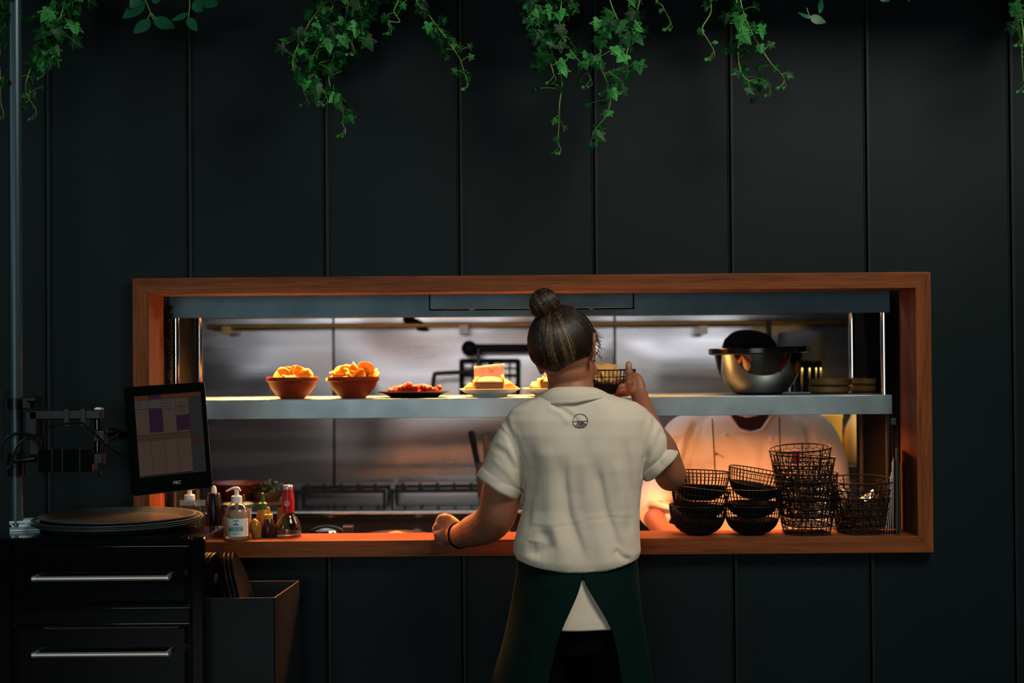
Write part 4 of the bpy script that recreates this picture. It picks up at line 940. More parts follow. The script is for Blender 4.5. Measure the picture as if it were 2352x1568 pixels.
def vine(pts, Y, dens, smin, smax, lab, bright=.5, tend=True, w_=1.0, group='hanging ivy strands'):
    """pts in photo pixels; leaves alternate along the stem, curling tip"""
    P3 = [P(x, y, Y+random.uniform(-.02, .02)) for x, y in pts]; P3.insert(0, P3[0]+Vector((0, .05, .12)))
    root = thing('ivy_vine', P3[0], lab, 'ivy', group); off = P3[0].copy()
    b = MB(); b.tube(P3, [.0018]*(len(P3)-2)+[.0013, .0007], 6, sub=6); dense = []
    for i in range(len(P3)-1):
        L = (P3[i+1]-P3[i]).length
        for k in range(max(1, int(L*dens))): dense.append((P3[i].lerp(P3[i+1], random.random()), (i+random.random())/(len(P3)-1)))
    lf = MB()
    for c, t in dense:
        off2 = Vector((random.gauss(0, .021)*w_, random.gauss(0, .02), random.gauss(-.004, .018))); q = c+off2
        s = random.uniform(smin, smax)*(1.22-.5*t); nrm = Vector((random.gauss(0, .55), -1, random.gauss(.15, .5))); up = Vector((off2.x*18+random.gauss(0, .5), 0, -1+random.gauss(0, .5)))
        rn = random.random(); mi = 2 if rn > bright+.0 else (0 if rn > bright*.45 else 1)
        if t > .65 and mi == 2: mi = 0  # keeps the shade-darkened leaves to the upper strand
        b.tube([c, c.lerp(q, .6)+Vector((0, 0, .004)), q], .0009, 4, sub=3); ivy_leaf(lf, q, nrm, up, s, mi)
        if s > .018: veins(lf, q+nrm.normalized()*.0004, nrm, up, s, 3)
    if tend:
        e = P3[-1]; 
        for k in range(3):
            a = random.uniform(-1, 1); d = [e+Vector((.006*math.sin(a+j*.9)*j*.6, random.uniform(-.003, .003), -.007*j+.002*j*math.cos(j))) for j in range(5)]
            b.tube([P3[-2].lerp(e, .5+.2*k)]+d[1:], .0007, 4, sub=4); ivy_leaf(lf, d[-1], Vector((random.gauss(0, .5), -1, .2)), Vector((random.gauss(0, 1), 0, -1)), random.uniform(.007, .011), 1 if k else 0)
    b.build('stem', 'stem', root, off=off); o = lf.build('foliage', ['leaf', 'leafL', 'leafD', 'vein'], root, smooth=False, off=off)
    return root
random.seed(42)
vines = [
 ([(150, -5), (132, 60), (112, 110), (98, 150)], -.26, 130, .034, .052, 'thick ivy strand at the upper left beside the pole', .45),
 ([(108, 70), (82, 130), (62, 180), (60, 215), (78, 243)], -.28, 85, .024, .040, 'pale-tipped ivy strand with two bright leaves hanging right of the pole', .9),
 ([(5, -5), (12, 30), (10, 50)], -.30, 120, .035, .055, 'ivy bunch cut by the upper left corner, over the pole', .5),
 ([(-6, 120), (0, 160), (2, 240)], -.30, 40, .02, .03, 'thin ivy tip at the left edge left of the pole', .8),
 ([(745, -5), (712, 50), (686, 100), (672, 150), (690, 190), (700, 212)], -.27, 110, .028, .044, 'left outer ivy strand of the big bunch, with a pale leaf at its end', .55),
 ([(770, -5), (745, 60), (728, 130), (726, 180), (745, 212)], -.24, 130, .034, .052, 'dark ivy strand in the middle of the big left bunch', .3),
 ([(800, -5), (790, 60), (770, 120), (755, 180), (770, 225), (788, 250), (786, 282)], -.23, 95, .030, .046, 'longest strand of the big left ivy bunch, ending over a wall seam', .4),
 ([(842, -5), (828, 40), (806, 95)], -.24, 150, .036, .055, 'short dark right side of the big left ivy bunch', .3),
 ([(915, -5), (905, 25), (918, 50), (890, 48)], -.26, 70, .018, .028, 'small curled ivy tip between the big bunch and the slanting strand', .7),
 ([(955, -5), (985, 35), (1015, 75), (1040, 110), (1058, 140), (1068, 175)], -.22, 130, .022, .032, 'slender ivy strand slanting down to the right across a seam', .45),
 ([(1225, -5), (1235, 50), (1255, 100), (1268, 160)], -.25, 140, .034, .052, 'dark ivy strand forming the left side of the centre bunch', .25),
 ([(1262, 100), (1290, 180), (1285, 240), (1283, 300), (1280, 322)], -.24, 45, .022, .036, 'long thin ivy tail hanging lowest in the centre', .45),
 ([(1290, -5), (1285, 50), (1300, 100), (1330, 140), (1352, 170)], -.26, 100, .030, .044, 'ivy strand crossing from the centre bunch toward its right tail', .4),
 ([(1400, -5), (1420, 60), (1385, 95), (1378, 145), (1392, 185)], -.28, 105, .028, .044, 'bright-leaved ivy strand right of the centre bunch', .7),
 ([(1470, -5), (1450, 60), (1440, 120), (1425, 175), (1405, 220), (1395, 262), (1362, 302)], -.23, 75, .030, .048, 'long ivy tail right of centre with leaves at its curled end', .45),
 ([(1505, -5), (1520, 12), (1535, 38)], -.26, 20, .012, .018, 'tiny bare ivy tendril at the top edge right of the centre bunch', .8),
 ([(1632, -5), (1632, 30), (1613, 65), (1625, 90), (1634, 106)], -.27, 40, .018, .030, 'thin ivy tendril with one round leaf, left of the right-hand bunch', .8),
 ([(1690, -5), (1700, 50), (1695, 110), (1700, 160), (1720, 185), (1762, 190)], -.23, 95, .028, .044, 'dark ivy strand hanging over the seam in the right-hand bunch', .3),
 ([(1700, -5), (1715, 50), (1738, 95), (1760, 130), (1775, 150), (1797, 172)], -.28, 55, .026, .042, 'bright ivy strand with star-shaped leaves at the right of the right-hand bunch', .85),
 ([(2345, -5), (2338, 40), (2340, 75)], -.28, 110, .030, .046, 'ivy strand cut by the right edge of the picture', .6),
 ([(2350, 70), (2347, 120), (2350, 180)], -.28, 14, .012, .02, 'thin trailing ivy tip at the right edge', .7),
]
for v in vines: vine(*v)
def oval_leaf(b, base, tip, w, cup=.1):
    ax = tip-base; L = ax.length; ax.normalize(); n = Vector((random.gauss(0, .2), -1, .25)); n = (n-ax*n.dot(ax)).normalized(); r = n.cross(ax); vs = []; fs = []; N1 = 8
    for i in range(N1+1):
        t = i/N1; ww = w*math.sin(PI*t**.85)**.8*(1-.25*t)
        for k in (-1, 0, 1): vs.append(base+ax*L*t+r*ww*k+n*(cup*ww*abs(k)-.12*L*math.sin(PI*t)*.5))
    for i in range(N1):
        for k in range(2): q = i*3+k; fs.append((q, q+1, q+4, q+3))
    b.add(vs, fs)
def garland(lab, stems, leaves, Y=-.26):
    off = P(*stems[0][0], Y); root = thing('leafy_garland', off, lab, 'foliage'); b = MB()
    for s_ in stems: b.tube([P(x, y, Y) for x, y in s_], .0013, 6, sub=5)
    b.build('stem', 'stem', root, off=off); b = MB()
    for x0, y0, x1, y1, w in leaves: oval_leaf(b, P(x0, y0, Y), P(x1, y1, Y-.01+random.uniform(-.012, .012)), w/640)
    b.build('foliage', 'leafB', root, off=off)
garland('trailing stem with smooth oval blue-green leaves at the top left', [[(330, -8), (340, 15), (346, 30), (352, 45)], [(435, -8), (436, 12), (434, 28), (432, 40)], [(346, 30), (338, 45)], [(360, 45), (348, 30)]],
        [(332, 2, 281, 43, 14), (345, 45, 306, 77, 12), (352, 42, 402, 64, 12), (432, 30, 393, 48, 6), (431, 40, 453, 72, 9), (440, 20, 478, 4, 13), (470, 2, 501, 12, 12), (348, 3, 370, 0, 6), (320, -10, 300, 20, 10)])
garland('small sprig of oval leaves at the top, right of the right-hand ivy', [[(1890, -8), (1886, 10), (1882, 30)], [(1853, 18), (1858, 34), (1866, 42)]], [(1866, 42, 1832, 28, 4), (1860, 38, 1898, 52, 9), (1884, 30, 1888, -6, 6)])
garland('leaf tips just peeking in at the top edge near the right', [[(2040, -10), (2060, -2)]], [(2020, -2, 2045, 2, 4), (2088, -8, 2087, 4, 2)])
# ================================================================== PEOPLE
def head_blobs(b, c, F, UP, s=1.0, ears=True, hair=False):
    """head: c centre of cranium, F forward, UP up"""
    F = F.normalized(); UP = (UP-F*UP.dot(F)).normalized(); Rr = F.cross(UP); mt = Matrix((Rr, F, UP)).transposed()
    def L(x, y, z): return c+mt @ Vector((x, y, z))*s
    def bl(x, y, z, a, b_, d, e=None, n=20, m=14): b.blob(L(x, y, z), (a*s, b_*s, d*s), mt @ e.to_matrix() if e else mt, n, m)
    bl(0, -.012, .018, .074, .092, .088, n=32, m=20); bl(0, .028, -.03, .060, .062, .070); bl(0, .045, -.078, .036, .036, .028); bl(0, .012, -.055, .054, .058, .045)
    bl(0, .068, -.092, .017, .014, .013)                                   # chin
    for q in (-1, 1):
        bl(q*.033, .062, -.032, .022, .020, .020); bl(q*.028, .076, .018, .024, .010, .008); bl(q*.010, .093, -.037, .008, .009, .007)
    b.tube([L(0, .082, .012), L(0, .092, -.008), L(0, .105, -.030), L(0, .096, -.040)], [(.007*s, .007*s), (.008*s, .008*s), (.011*s, .010*s), (.009*s, .006*s)], 10, sub=3, rnd=True)
    bl(0, .085, -.058, .023, .010, .006); bl(0, .083, -.069, .019, .010, .007)   # lips
    if ears:
        for q in (-1, 1):
            yo = 0 if q > 0 else .012
            pts = [(q*.072, .004+yo, -.028), (q*.079, -.004+yo, -.022), (q*.086, -.016+yo, .0), (q*.089, -.021+yo, .018), (q*.086, -.014+yo, .031), (q*.081, -.003+yo, .031), (q*.076, .004+yo, .018)]
            b.tube([L(*p) for p in pts], [(.0068*s, .0060*s), (.0072*s, .006*s), (.0056*s, .0052*s), (.0054*s, .005*s), (.0054*s, .005*s), (.0052*s, .0048*s), (.0045*s, .0045*s)], 8, sub=4, rnd=True)
            bl(q*.077, -.006+yo, .004, .0055, .013, .024, Euler((0, q*.35, 0)), 12, 10); bl(q*.077, -.002+yo, -.030, .0055, .008, .010, None, 10, 8)
    return L, mt
def finger(b, base, dirs, lens, r0, r1):
    p = Vector(base); pts = [p.copy()]; rr_ = [r0*1.05]
    for d, l in zip(dirs, lens): p = p+Vector(d).normalized()*l; pts.append(p.copy())
    n = len(pts); b.tube(pts, [r0+(r1-r0)*k/(n-1) for k in range(n)], 10, sub=4, rnd=True)
    for k, q in enumerate(pts[1:-1]): b.blob(q, (r0*1.06-(r0-r1)*k/3,)*3, n=10, m=8)
    return pts

# ------------------------------------------------------------------ the worker at the hatch
wo = thing('person', (P(1320, 1500, -.28).x, -.28, 0), 'person seen from behind in beige polo and dark green apron, hair in a bun', 'person')
W0 = wo.location.copy()
# skin body -------------------------------------------------------
b = MB()
HC = P(1300, 812, -.275)
Fh = Vector((.50, .83, -.30)); Uh = Vector((-.10, .16, 1.0))
HL, HM = head_blobs(b, HC, Fh, Uh, 1.0)
b.tube([P(1316, 975, -.30), P(1313, 925, -.29), P(1311, 890, -.275), P(1308, 862, -.262), P(1302, 820, -.262)], [(.085, .07), (.066, .062), (.058, .058), (.055, .058), (.05, .055)], 24, sub=4, ref=(1, 0, 0))
# torso core under the shirt
b.tube([P(1325, 1420, -.28), P(1325, 1330, -.28), P(1330, 1200, -.275), P(1328, 1080, -.28), P(1325, 985, -.28), P(1318, 940, -.28)], [(.125, .085), (.125, .085), (.105, .075), (.12, .085), (.12, .08), (.07, .06)], 24, sub=4, ref=(1, 0, 0))
def limb(pts, rads, n=20): b.tube([P(*p) for p in pts], rads, n, sub=5, rnd=True)
# left arm
limb([(1210, 985, -.27), (1184, 1012, -.275), (1164, 1080, -.272), (1151, 1135, -.268), (1141, 1180, -.262), (1121, 1205, -.225), (1092, 1217, -.16), (1069, 1226, -.105), (1049, 1230, -.066)], [.042, .047, .050, .051, .049, .047, .042, .0355, .030])
# left hand: back of hand faces camera/up; knuckles to the upper left, fingers curl down to the sill
wr = P(1050, 1230, -.066); kn = [P(1023, 1189, -.004), P(1011, 1198, -.022), P(1004, 1213, -.035), P(1006, 1230, -.044)]
b.blob(P(1027, 1230, -.048), (.031, .020, .023)); b.blob(P(1034, 1208, -.035), (.024, .016, .022))
b.tube([wr, P(1041, 1220, -.046), P(1027, 1212, -.030), P(1012, 1210, -.024)], [(.024, .029), (.024, .036), (.0215, .039), (.017, .036)], 18, sub=4, rnd=True, ref=(.4, .8, .1))
Lp = [.030, .033, .031, .025]
ring_at = None
for k, q in enumerate(kn):
    c = wr.lerp(q, .35); d1 = Vector((-.12, .85, -.40)); d2 = Vector((.25, .35, -.85)); d3 = Vector((.8, -.2, -.15))
    b.tube([c, c.lerp(q, .6)+Vector((0, 0, .004)), q], [.0105, .0105, .0100], 10, sub=3, rnd=True)
    b.blob(q+Vector((-.001, -.001, .003)), .0112, n=14, m=10)
    pt = finger(b, q, [d1, d2, d3], [Lp[k]*.72, Lp[k]*.60, Lp[k]*.45], .0108 if k < 3 else .0098, .0085)
    if k == 2: ring_at = pt[0].lerp(pt[1], .5); ring_d = (pt[1]-pt[0]).normalized()
finger(b, P(1046, 1199, -.015), [Vector((-.7, .5, -.45)), Vector((-.8, .3, -.55)), Vector((-.6, .1, -.7))], [.022, .026, .02], .0105, .0080)
# right arm
limb([(1440, 985, -.275), (1480, 1000, -.275), (1512, 1030, -.27), (1534, 1075, -.25), (1540, 1092, -.235)], [.042, .046, .045, .041, .040])
limb([(1540, 1090, -.235), (1530, 1060, -.18), (1505, 1005, -.10), (1481, 945, -.02), (1468, 905, .03)], [.041, .039, .032, .026, .0225])
# right hand holding the wire bowl: palm behind, thumb upright on the near side
BW = P(1395, 914, .085); BW.z = P(1395, 915, .085).z     # bowl base centre
wr2 = P(1468, 902, .03)
b.tube([wr2, P(1462, 890, .037), P(1455, 878, .045), P(1447, 878, .05)], [(.022, .015), (.027, .017), (.029, .016), (.022, .013)], 18, sub=4, rnd=True, ref=(.5, 0, 1))
th = finger(b, P(1448, 896, .028), [Vector((-.18, -.25, 1)), Vector((-.02, -.1, 1)), Vector((.0, .12, 1))], [.022, .028, .022], .0120, .0092)
# fingers wrap beneath the bowl
for k, (px, py, Y) in enumerate(((1449, 872, .060), (1450, 882, .058), (1451, 892, .054), (1452, 901, .048))):
    q = P(px, py, Y); base = P(1455, py+1, Y-.012)
    finger(b, base, [Vector((-.75, .45, -.1)), Vector((-1, -.25 if k > 1 else .2, -.12)), Vector((-.7, -.3, .05))], [.024, .022, .016], .0088, .0072)
for k, (px, py) in enumerate(((1428, 887), (1427, 897))): b.tube([P(1440, py, .030), P(px, py, .022), P(px-7, py+2, .028)], [.0085, .0085, .007], 10, sub=3, rnd=True)
me = remesh(b, .0029, 4, .5); body = link_mesh(me, 'body', 'skin', wo, W0)
# eyes, nail, jewellery
for q in (-1, 1): e = MB(); e.blob(HL(q*.030, .076, .002), .0115, n=14, m=10); e.build('eye', 'eye', wo, off=W0)
t_ = th[-1]; e = MB(); e.blob(t_+Vector((0, -.0086, -.004)), (.0068, .0022, .0092)); e.build('thumb_nail', 'nail', wo, off=W0)
def torus(c, nrm, r, t, n=40, m=8, rz=1.0, wob=0):
    nrm = Vector(nrm).normalized(); u = nrm.orthogonal().normalized(); v = nrm.cross(u)
    return [c+u*r*math.cos(2*PI*k/n)+v*r*rz*math.sin(2*PI*k/n) for k in range(n)]
e = MB(); e.tube(torus(ring_at, ring_d, .0098, .001), .0011, 6, closed=True); q = ring_at+Vector((-.0095, -.005, .003)); e.blob(q, (.0035, .0035, .0035), n=6, m=4); e.blob(q+Vector((-.001, 0, .004)), .0018, n=6, m=4)
rg = e.build('ring', 'chrome', wo, off=W0); rg['label'] = 'silver ring with a small stone'
bc = P(1054, 1229, -.073); bd = (P(1090, 1222, -.13)-P(1048, 1231, -.062)).normalized(); e = MB(); pts = torus(bc, bd, .0335, .002, 60)
e.tube(pts, [.0027+.0006*(k % 2) for k in range(60)], 8, closed=True); br = e.build('bracelet', 'blackmatte', wo, off=W0); br['label'] = 'braided black wristband'
e = MB(); e.blob(HL(.0850, -.006, -.032), .0028, n=8, m=6); er = e.build('earring', 'chrome', wo, off=W0); er['label'] = 'tiny silver ear stud'

# shirt -----------------------------------------------------------
b = MB(); N_ = 48
def oring(py, xl, xr, yc, hd, ex=2.3, sag=0, yb=0):
    a, c_ = P(xl, py, yc), P(xr, py, yc); cx, hw, z = (a.x+c_.x)/2, (c_.x-a.x)/2, (a.z+c_.z)/2; o = []
    for k in range(N_):
        t = 2*PI*k/N_; ct, s2 = math.cos(t), math.sin(t)
        x = hw*math.copysign(abs(ct)**(2/ex), ct); y = hd*math.copysign(abs(s2)**(2/ex), s2)
        zz = z-sag*(1-(x/hw)**2)*(1 if s2 < 0 else .0)
        o.append(Vector((cx+x, yc+y+(yb if s2 < 0 else 0), zz)))
    return o
tor = [(903, 1250, 1392, -.285, .056, 2), (912, 1228, 1420, -.285, .068, 2), (924, 1196, 1462, -.282, .078, 2.1), (940, 1172, 1486, -.28, .087, 2.2), (962, 1162, 1496, -.28, .096, 2.3), (995, 1163, 1494, -.278, .104, 2.4), (1035, 1175, 1490, -.277, .108, 2.4),
       (1075, 1196, 1482, -.276, .108, 2.4), (1120, 1202, 1473, -.276, .106, 2.3), (1165, 1200, 1469, -.276, .104, 2.3), (1205, 1190, 1468, -.277, .106, 2.3), (1240, 1181, 1469, -.278, .110, 2.3), (1264, 1179, 1471, -.279, .112, 2.3), (1280, 1186, 1466, -.279, .110, 2.3), (1284, 1205, 1450, -.279, .098, 2.3)]
b.rings([oring(py, xl, xr, yc, hd, ex, sag=.022 if py > 1255 else 0) for py, xl, xr, yc, hd, ex in tor])
def PV(x, y, Y): return P(x, y, Y)
b.tube([PV(1224, 975, -.278), PV(1196, 992, -.280), PV(1176, 1038, -.278), PV(1157, 1087, -.274), PV(1146, 1106, -.272)], [(.046, .050), (.053, .060), (.057, .066), (.0575, .066), (.0585, .066)], 28, sub=6, ref=(1, 0, .5), rnd='start')
b.tube([PV(1440, 970, -.278), PV(1466, 984, -.280), PV(1486, 1016, -.278), PV(1503, 1048, -.270), PV(1512, 1058, -.266)], [(.044, .048), (.050, .058), (.0525, .060), (.051, .058), (.051, .058)], 28, sub=6, ref=(1, 0, -.5), rnd='start')
me = remesh(b, .0031, 8, .5)
V = get_v(me); Nn = get_n(me); px, py = proj(V); back = np.clip(-Nn[:, 1]*1.6+.25, 0, 1)
disp = np.zeros(len(V))
FK, FW = 1.0, 1.0
def stroke(pts, w_, amp, asym=0, ends=.12):
    global disp
    amp = amp*FK; w_ = w_*FW
    d, t, side = seg_dist(px, py, pts); Lp_ = sum(math.hypot(q[0]-p[0], q[1]-p[1]) for p, q in zip(pts[:-1], pts[1:])); ends = min(.5, max(ends, w_*1.6/Lp_)); e = np.clip(t/ends, 0, 1)*np.clip((1-t)/ends, 0, 1); e = e*e*(3-2*e)
    if w_ > 20: e = np.ones_like(e)
    wa = np.where(side > 0, w_*.75, w_*1.7) if (amp < 0 and w_ < 20) else w_
    g = np.exp(-(d/wa)**2); disp = disp+amp*g*e
    if asym: disp = disp-amp*asym*np.exp(-((d-w_*1.6)/(w_*.9))**2)*e
S_ = stroke
FK, FW = .62, 1.15
# armhole seams and valleys
S_([(1152, 948), (1168, 985), (1188, 1030), (1202, 1080), (1206, 1130)], 7, -.006, .4, .05)
S_([(1140, 972), (1165, 1000), (1188, 1050), (1204, 1110)], 3.5, -.0035, 0, .05)
S_([(1508, 935), (1505, 975), (1490, 1020), (1482, 1060), (1480, 1100)], 6, -.0055, .4, .05)
# sleeve folds
S_([(1130, 1020), (1160, 1040), (1190, 1085)], 7, -.0035, .5); S_([(1180, 1000), (1196, 1060), (1206, 1120)], 5, .003)
S_([(1130, 1050), (1165, 1085), (1198, 1125)], 6, .0025); S_([(1520, 985), (1505, 1025), (1486, 1060)], 7, -.003, .5); S_([(1545, 1010), (1525, 1050), (1492, 1085)], 6, -.003, .4)
# collar drags
S_([(1268, 926), (1290, 938), (1318, 958), (1340, 985)], 5, -.0035, .5); S_([(1255, 934), (1285, 950), (1310, 975)], 5, .0025)
S_([(1395, 920), (1370, 935), (1350, 950)], 6, -.002, .4)
# shoulder-blade planes
S_([(1235, 985), (1260, 1010), (1285, 1035)], 34, .006); S_([(1420, 980), (1400, 1010), (1380, 1035)], 34, .006); S_([(1330, 990), (1328, 1060), (1325, 1130)], 22, -.006)
# long soft folds down the back
FK, FW = .80, 1.45
for pts, w_, a in (([(1298, 1045), (1296, 1110), (1306, 1180), (1328, 1240), (1345, 1298)], 8, -.0075), ([(1336, 1070), (1350, 1150), (1370, 1220), (1392, 1292)], 14, .0050),
                   ([(1366, 1055), (1380, 1110), (1392, 1170), (1418, 1240), (1440, 1290)], 7, -.0065), ([(1410, 1045), (1425, 1130), (1438, 1220)], 11, .0045), ([(1434, 1000), (1444, 1080), (1448, 1160), (1452, 1245)], 7, -.0060),
                   ([(1222, 1015), (1226, 1090), (1214, 1160), (1206, 1225)], 8, -.0055), ([(1256, 1050), (1262, 1140), (1272, 1210), (1296, 1290)], 14, .0050),
                   ([(1228, 1222), (1256, 1230), (1262, 1252), (1238, 1268), (1202, 1266)], 11, -.0095), ([(1412, 1258), (1430, 1278), (1452, 1287)], 5, -.006)): S_(pts, w_, a, .15, .22)
FK, FW = 1.0, 1.0
S_([(1210, 1207), (1260, 1212), (1320, 1205), (1345, 1197)], 4.5, -.0005, .6); S_([(1340, 1195), (1400, 1188), (1465, 1190)], 4.5, -.0005, .6)
nz = np.array([mnoise.noise(Vector((v[0]*14, v[1]*14+3, v[2]*8)))*.0016+mnoise.noise(Vector((v[0]*38, v[1]*38, v[2]*26)))*.0006 for v in V])
V = V+Nn*((disp*back)+nz)[:, None]; set_v(me, V)
link_mesh(me, 'shirt', 'shirt', wo, W0); FK, FW = 1.0, 1.0
# cuffs: rolled bands
for pts, r_, ref in (([(1154, 1100, -.273), (1143, 1118, -.272)], (.0605, .0685), (1, 0, .5)), ([(1502, 1050, -.270), (1517, 1066, -.266)], (.0545, .0605), (1, 0, -.5))):
    A_, B_ = P(*pts[0]), P(*pts[1]); d = (B_-A_).normalized(); pp = [A_-d*.004, A_, A_+d*.010, B_, B_+d*.004, B_+d*.002, B_-d*.01]
    k_ = [.965, 1.0, 1.025, 1.02, .985, .94, .92]; e = MB(); e.tube(pp, [(r_[0]*k, r_[1]*k) for k in k_], 40, cap=False, ref=ref)
    e.v = [tuple(Vector(v)+(Vector(v)-A_).normalized()*.0022*math.sin(math.atan2(v[2]-A_.z, v[0]-A_.x)*3+1)) for v in e.v]
    o = e.build('sleeve_cuff', 'shirt', wo, off=W0, angle=70)
    s2 = o.modifiers.new('s', 'SUBSURF'); s2.levels = s2.render_levels = 1
# collar
b = MB(); n1, n2 = 64, 8; vs = []
for j in range(n2+1):
    v = j/n2
    for k in range(n1):
        t = 2*PI*k/n1; sn = math.sin(t); bk = (1-sn)/2     # 1 at the back
        topc = P(1316, 886, -.280); botc = P(1316, 916, -.283)
        top = topc+Vector((.067*math.cos(t), .064*sn, -.032*(1-bk)**1.3))
        bot = botc+Vector((.0985*math.cos(t), .088*sn+.002, -.022*(1-bk)**1.2-.02*max(0, sn)-.007*max(0, 1-abs(math.cos(t)))*bk+.012*math.cos(t)*bk))
        q = top.lerp(bot, v); n = Vector((math.cos(t), sn, .2)); vs.append(q+n*(.006*math.sin(PI*min(1, v*1.1))))
fs = [(j*n1+k, j*n1+(k+1) % n1, (j+1)*n1+(k+1) % n1, (j+1)*n1+k) for j in range(n2) for k in range(n1)]
b.add(vs, fs); o = b.build('collar', 'shirt', wo, off=W0, angle=80); s2 = o.modifiers.new('s', 'SOLIDIFY'); s2.thickness = .0035; s2.offset = -1
# printed emblem on the shirt: raycast onto the back
from mathutils.bvhtree import BVHTree
bvh = BVHTree.FromPolygons([Vector(v) for v in V], [tuple(p.vertices) for p in me.polygons])
def onshirt(x, y):
    d = (P(x, y, -.3)-CAM).normalized(); h = bvh.ray_cast(CAM, d); return h[0]+h[1]*.0010 if h[0] else P(x, y, -.385)
b = MB(); ec, er_ = (1333, 967), 17
def pl(pts, w_=.00065, closed=False):
    b.tube([onshirt(x, y) for x, y in pts], w_, 5, closed=closed)
cx_, cy_ = 1332.7, 966.8
pl([(cx_+17.2*math.cos(2*PI*k/40)*1.0, cy_-16.2*math.sin(2*PI*k/40)+.1*17*math.cos(2*PI*k/40)*.0) for k in range(40)], closed=True)
pl([(1316, 968.2), (1325, 967.6), (1340, 967), (1349.5, 966.4)]); pl([(1328.5, 967.8), (1321.8, 977.5)]); pl([(1336, 967.6), (1347, 975)])
for (x0, x1, y0, y1) in ((1328, 1339, 970.5, 970.0), (1325.5, 1343, 974.0, 972.4), (1323, 1346.5, 977.6, 975.4), (1326, 1343.5, 981, 978.8)): pl([(x0, y0), ((x0+x1)/2, (y0+y1)/2), (x1, y1)])
em = b.build('emblem', 'blackmatte', wo, off=W0); em['label'] = 'small black round outline emblem between the shoulders'
# shirt tail, trousers, apron
def sil(py, xl, xr, yc, hd): a, c_ = P(xl, py, yc), P(xr, py, yc); return ((a.x+c_.x)/2, (c_.x-a.x)/2, (a.z+c_.z)/2, yc, hd)
b = MB(); n1 = 64; rs = []
tail = [(1272, 1200, 1455, -.278, .092), (1300, 1200, 1450, -.279, .092), (1340, 1196, 1455, -.280, .102), (1385, 1190, 1462, -.281, .112), (1408, 1187, 1465, -.282, .116), (1412, 1186, 1466, -.282, .1165), (1428, 1185, 1467, -.282, .1185)]
for (py_, xl, xr, yc, hd) in tail:
    cx, hw, z, yc, hd = sil(py_, xl, xr, yc, hd)
    rs.append([Vector((cx+hw*math.cos(2*PI*k/n1)*(1+.008*math.sin(9*2*PI*k/n1)), yc+hd*math.sin(2*PI*k/n1)*(1+.02*math.sin(7*2*PI*k/n1+1)), z)) for k in range(n1)])
b.rings(rs, cap=False); o = b.build('shirt_tail', 'shirt', wo, off=W0, angle=80)
me = o.data; V2 = get_v(me)+np.array(W0); px, py = proj(V2); disp = np.zeros(len(V2)); S_([(1345, 1330), (1325, 1375), (1305, 1405)], 8, .006); S_([(1370, 1350), (1392, 1385), (1395, 1412)], 9, -.006); S_([(1330, 1345), (1345, 1360), (1390, 1400)], 8, .003)
V2 = V2+np.array([0, -1, 0])*disp[:, None]; set_v(me, V2-np.array(W0)); s2 = o.modifiers.new('s', 'SUBSURF'); s2.levels = s2.render_levels = 2
s2 = o.modifiers.new('t', 'SOLIDIFY'); s2.thickness = .002
b = MB(); cxh = P(1328, 1400, -.28).x
b.tube([(cxh, -.28, P(0, 1290, -.28).z), (cxh, -.28, P(0, 1350, -.28).z), (cxh, -.28, P(0, 1430, -.28).z), (cxh, -.28, P(0, 1500, -.28).z)], [(.118, .078), (.132, .095), (.142, .105), (.14, .10)], 28, sub=4, ref=(1, 0, 0))
for q in (-1, 1): b.tube([(cxh+q*.068, -.28, .86), (cxh+q*.075, -.275, .72), (cxh+q*.08, -.26, .48), (cxh+q*.085, -.285, .25), (cxh+q*.085, -.29, .075)], [(.075, .095), (.070, .080), (.055, .058), (.050, .055), (.047, .055)], 24, sub=5, ref=(1, 0, 0))
me = remesh(b, .007, 4); link_mesh(me, 'trousers', 'trouser', wo, W0)
for q in (-1, 1):
    b = MB(); x = cxh+q*.088
    b.tube([(x, -.345, .035), (x, -.30, .045), (x, -.24, .045), (x+q*.006, -.17, .036), (x+q*.01, -.10, .026)], [(.030, .033), (.036, .042), (.040, .042), (.043, .034), (.034, .022)], 20, sub=4, rnd=True, ref=(1, 0, 0))
    m2 = remesh(b, .005, 4); V2 = get_v(m2); V2[:, 2] = np.maximum(V2[:, 2], .001); set_v(m2, V2); link_mesh(m2, 'shoe', 'blackmatte', wo, W0)
# apron
rows = [(1284, 1190, 1462, 1338, 1339), (1300, 1186, 1464, 1336.5, 1338), (1318, 1184, 1466, 1336, 1341), (1333, 1182, 1468, 1331, 1350), (1350, 1180, 1470, 1325, 1361), (1385, 1174, 1473, 1308, 1384), (1425, 1166, 1478, 1288, 1408), (1465, 1156, 1484, 1275, 1417), (1510, 1143, 1491, 1265, 1425), (1550, 1130, 1498, 1257, 1431), (1585, 1122, 1504, 1250, 1436)]
b = MB(); n1 = 96; vs = []
for j, (py_, xl, xr, el, er2) in enumerate(rows):
    t = j/(len(rows)-1); yc = -.277; hd = [.104, .108, .114, .119, .124, .131, .137, .141, .144, .146, .148][j]
    cx, hw, z, yc, hd = sil(py_, xl, xr, yc, hd); XL2, XR2 = P(el, py_, yc-hd*.97).x, P(er2, py_, yc-hd*.97).x
    tr_ = -math.acos(max(-1, min(1, (XR2-cx)/hw))); tl_2 = -math.acos(max(-1, min(1, (XL2-cx)/hw)))+2*PI
    for k in range(n1+1):
        a = tr_+(tl_2-tr_)*k/n1; fl_ = 1+.020*t*math.sin(a*5+.6)+.012*t*math.sin(a*11)
        vs.append(Vector((cx+hw*math.cos(a)*(1+.006*math.sin(a*7+j)), yc+hd*math.sin(a)*fl_, z)))
fs = [(j*(n1+1)+k, j*(n1+1)+k+1, (j+1)*(n1+1)+k+1, (j+1)*(n1+1)+k) for j in range(len(rows)-1) for k in range(n1)]
b.add(vs, fs); o = b.build('apron', 'apron', wo, off=W0, angle=80)
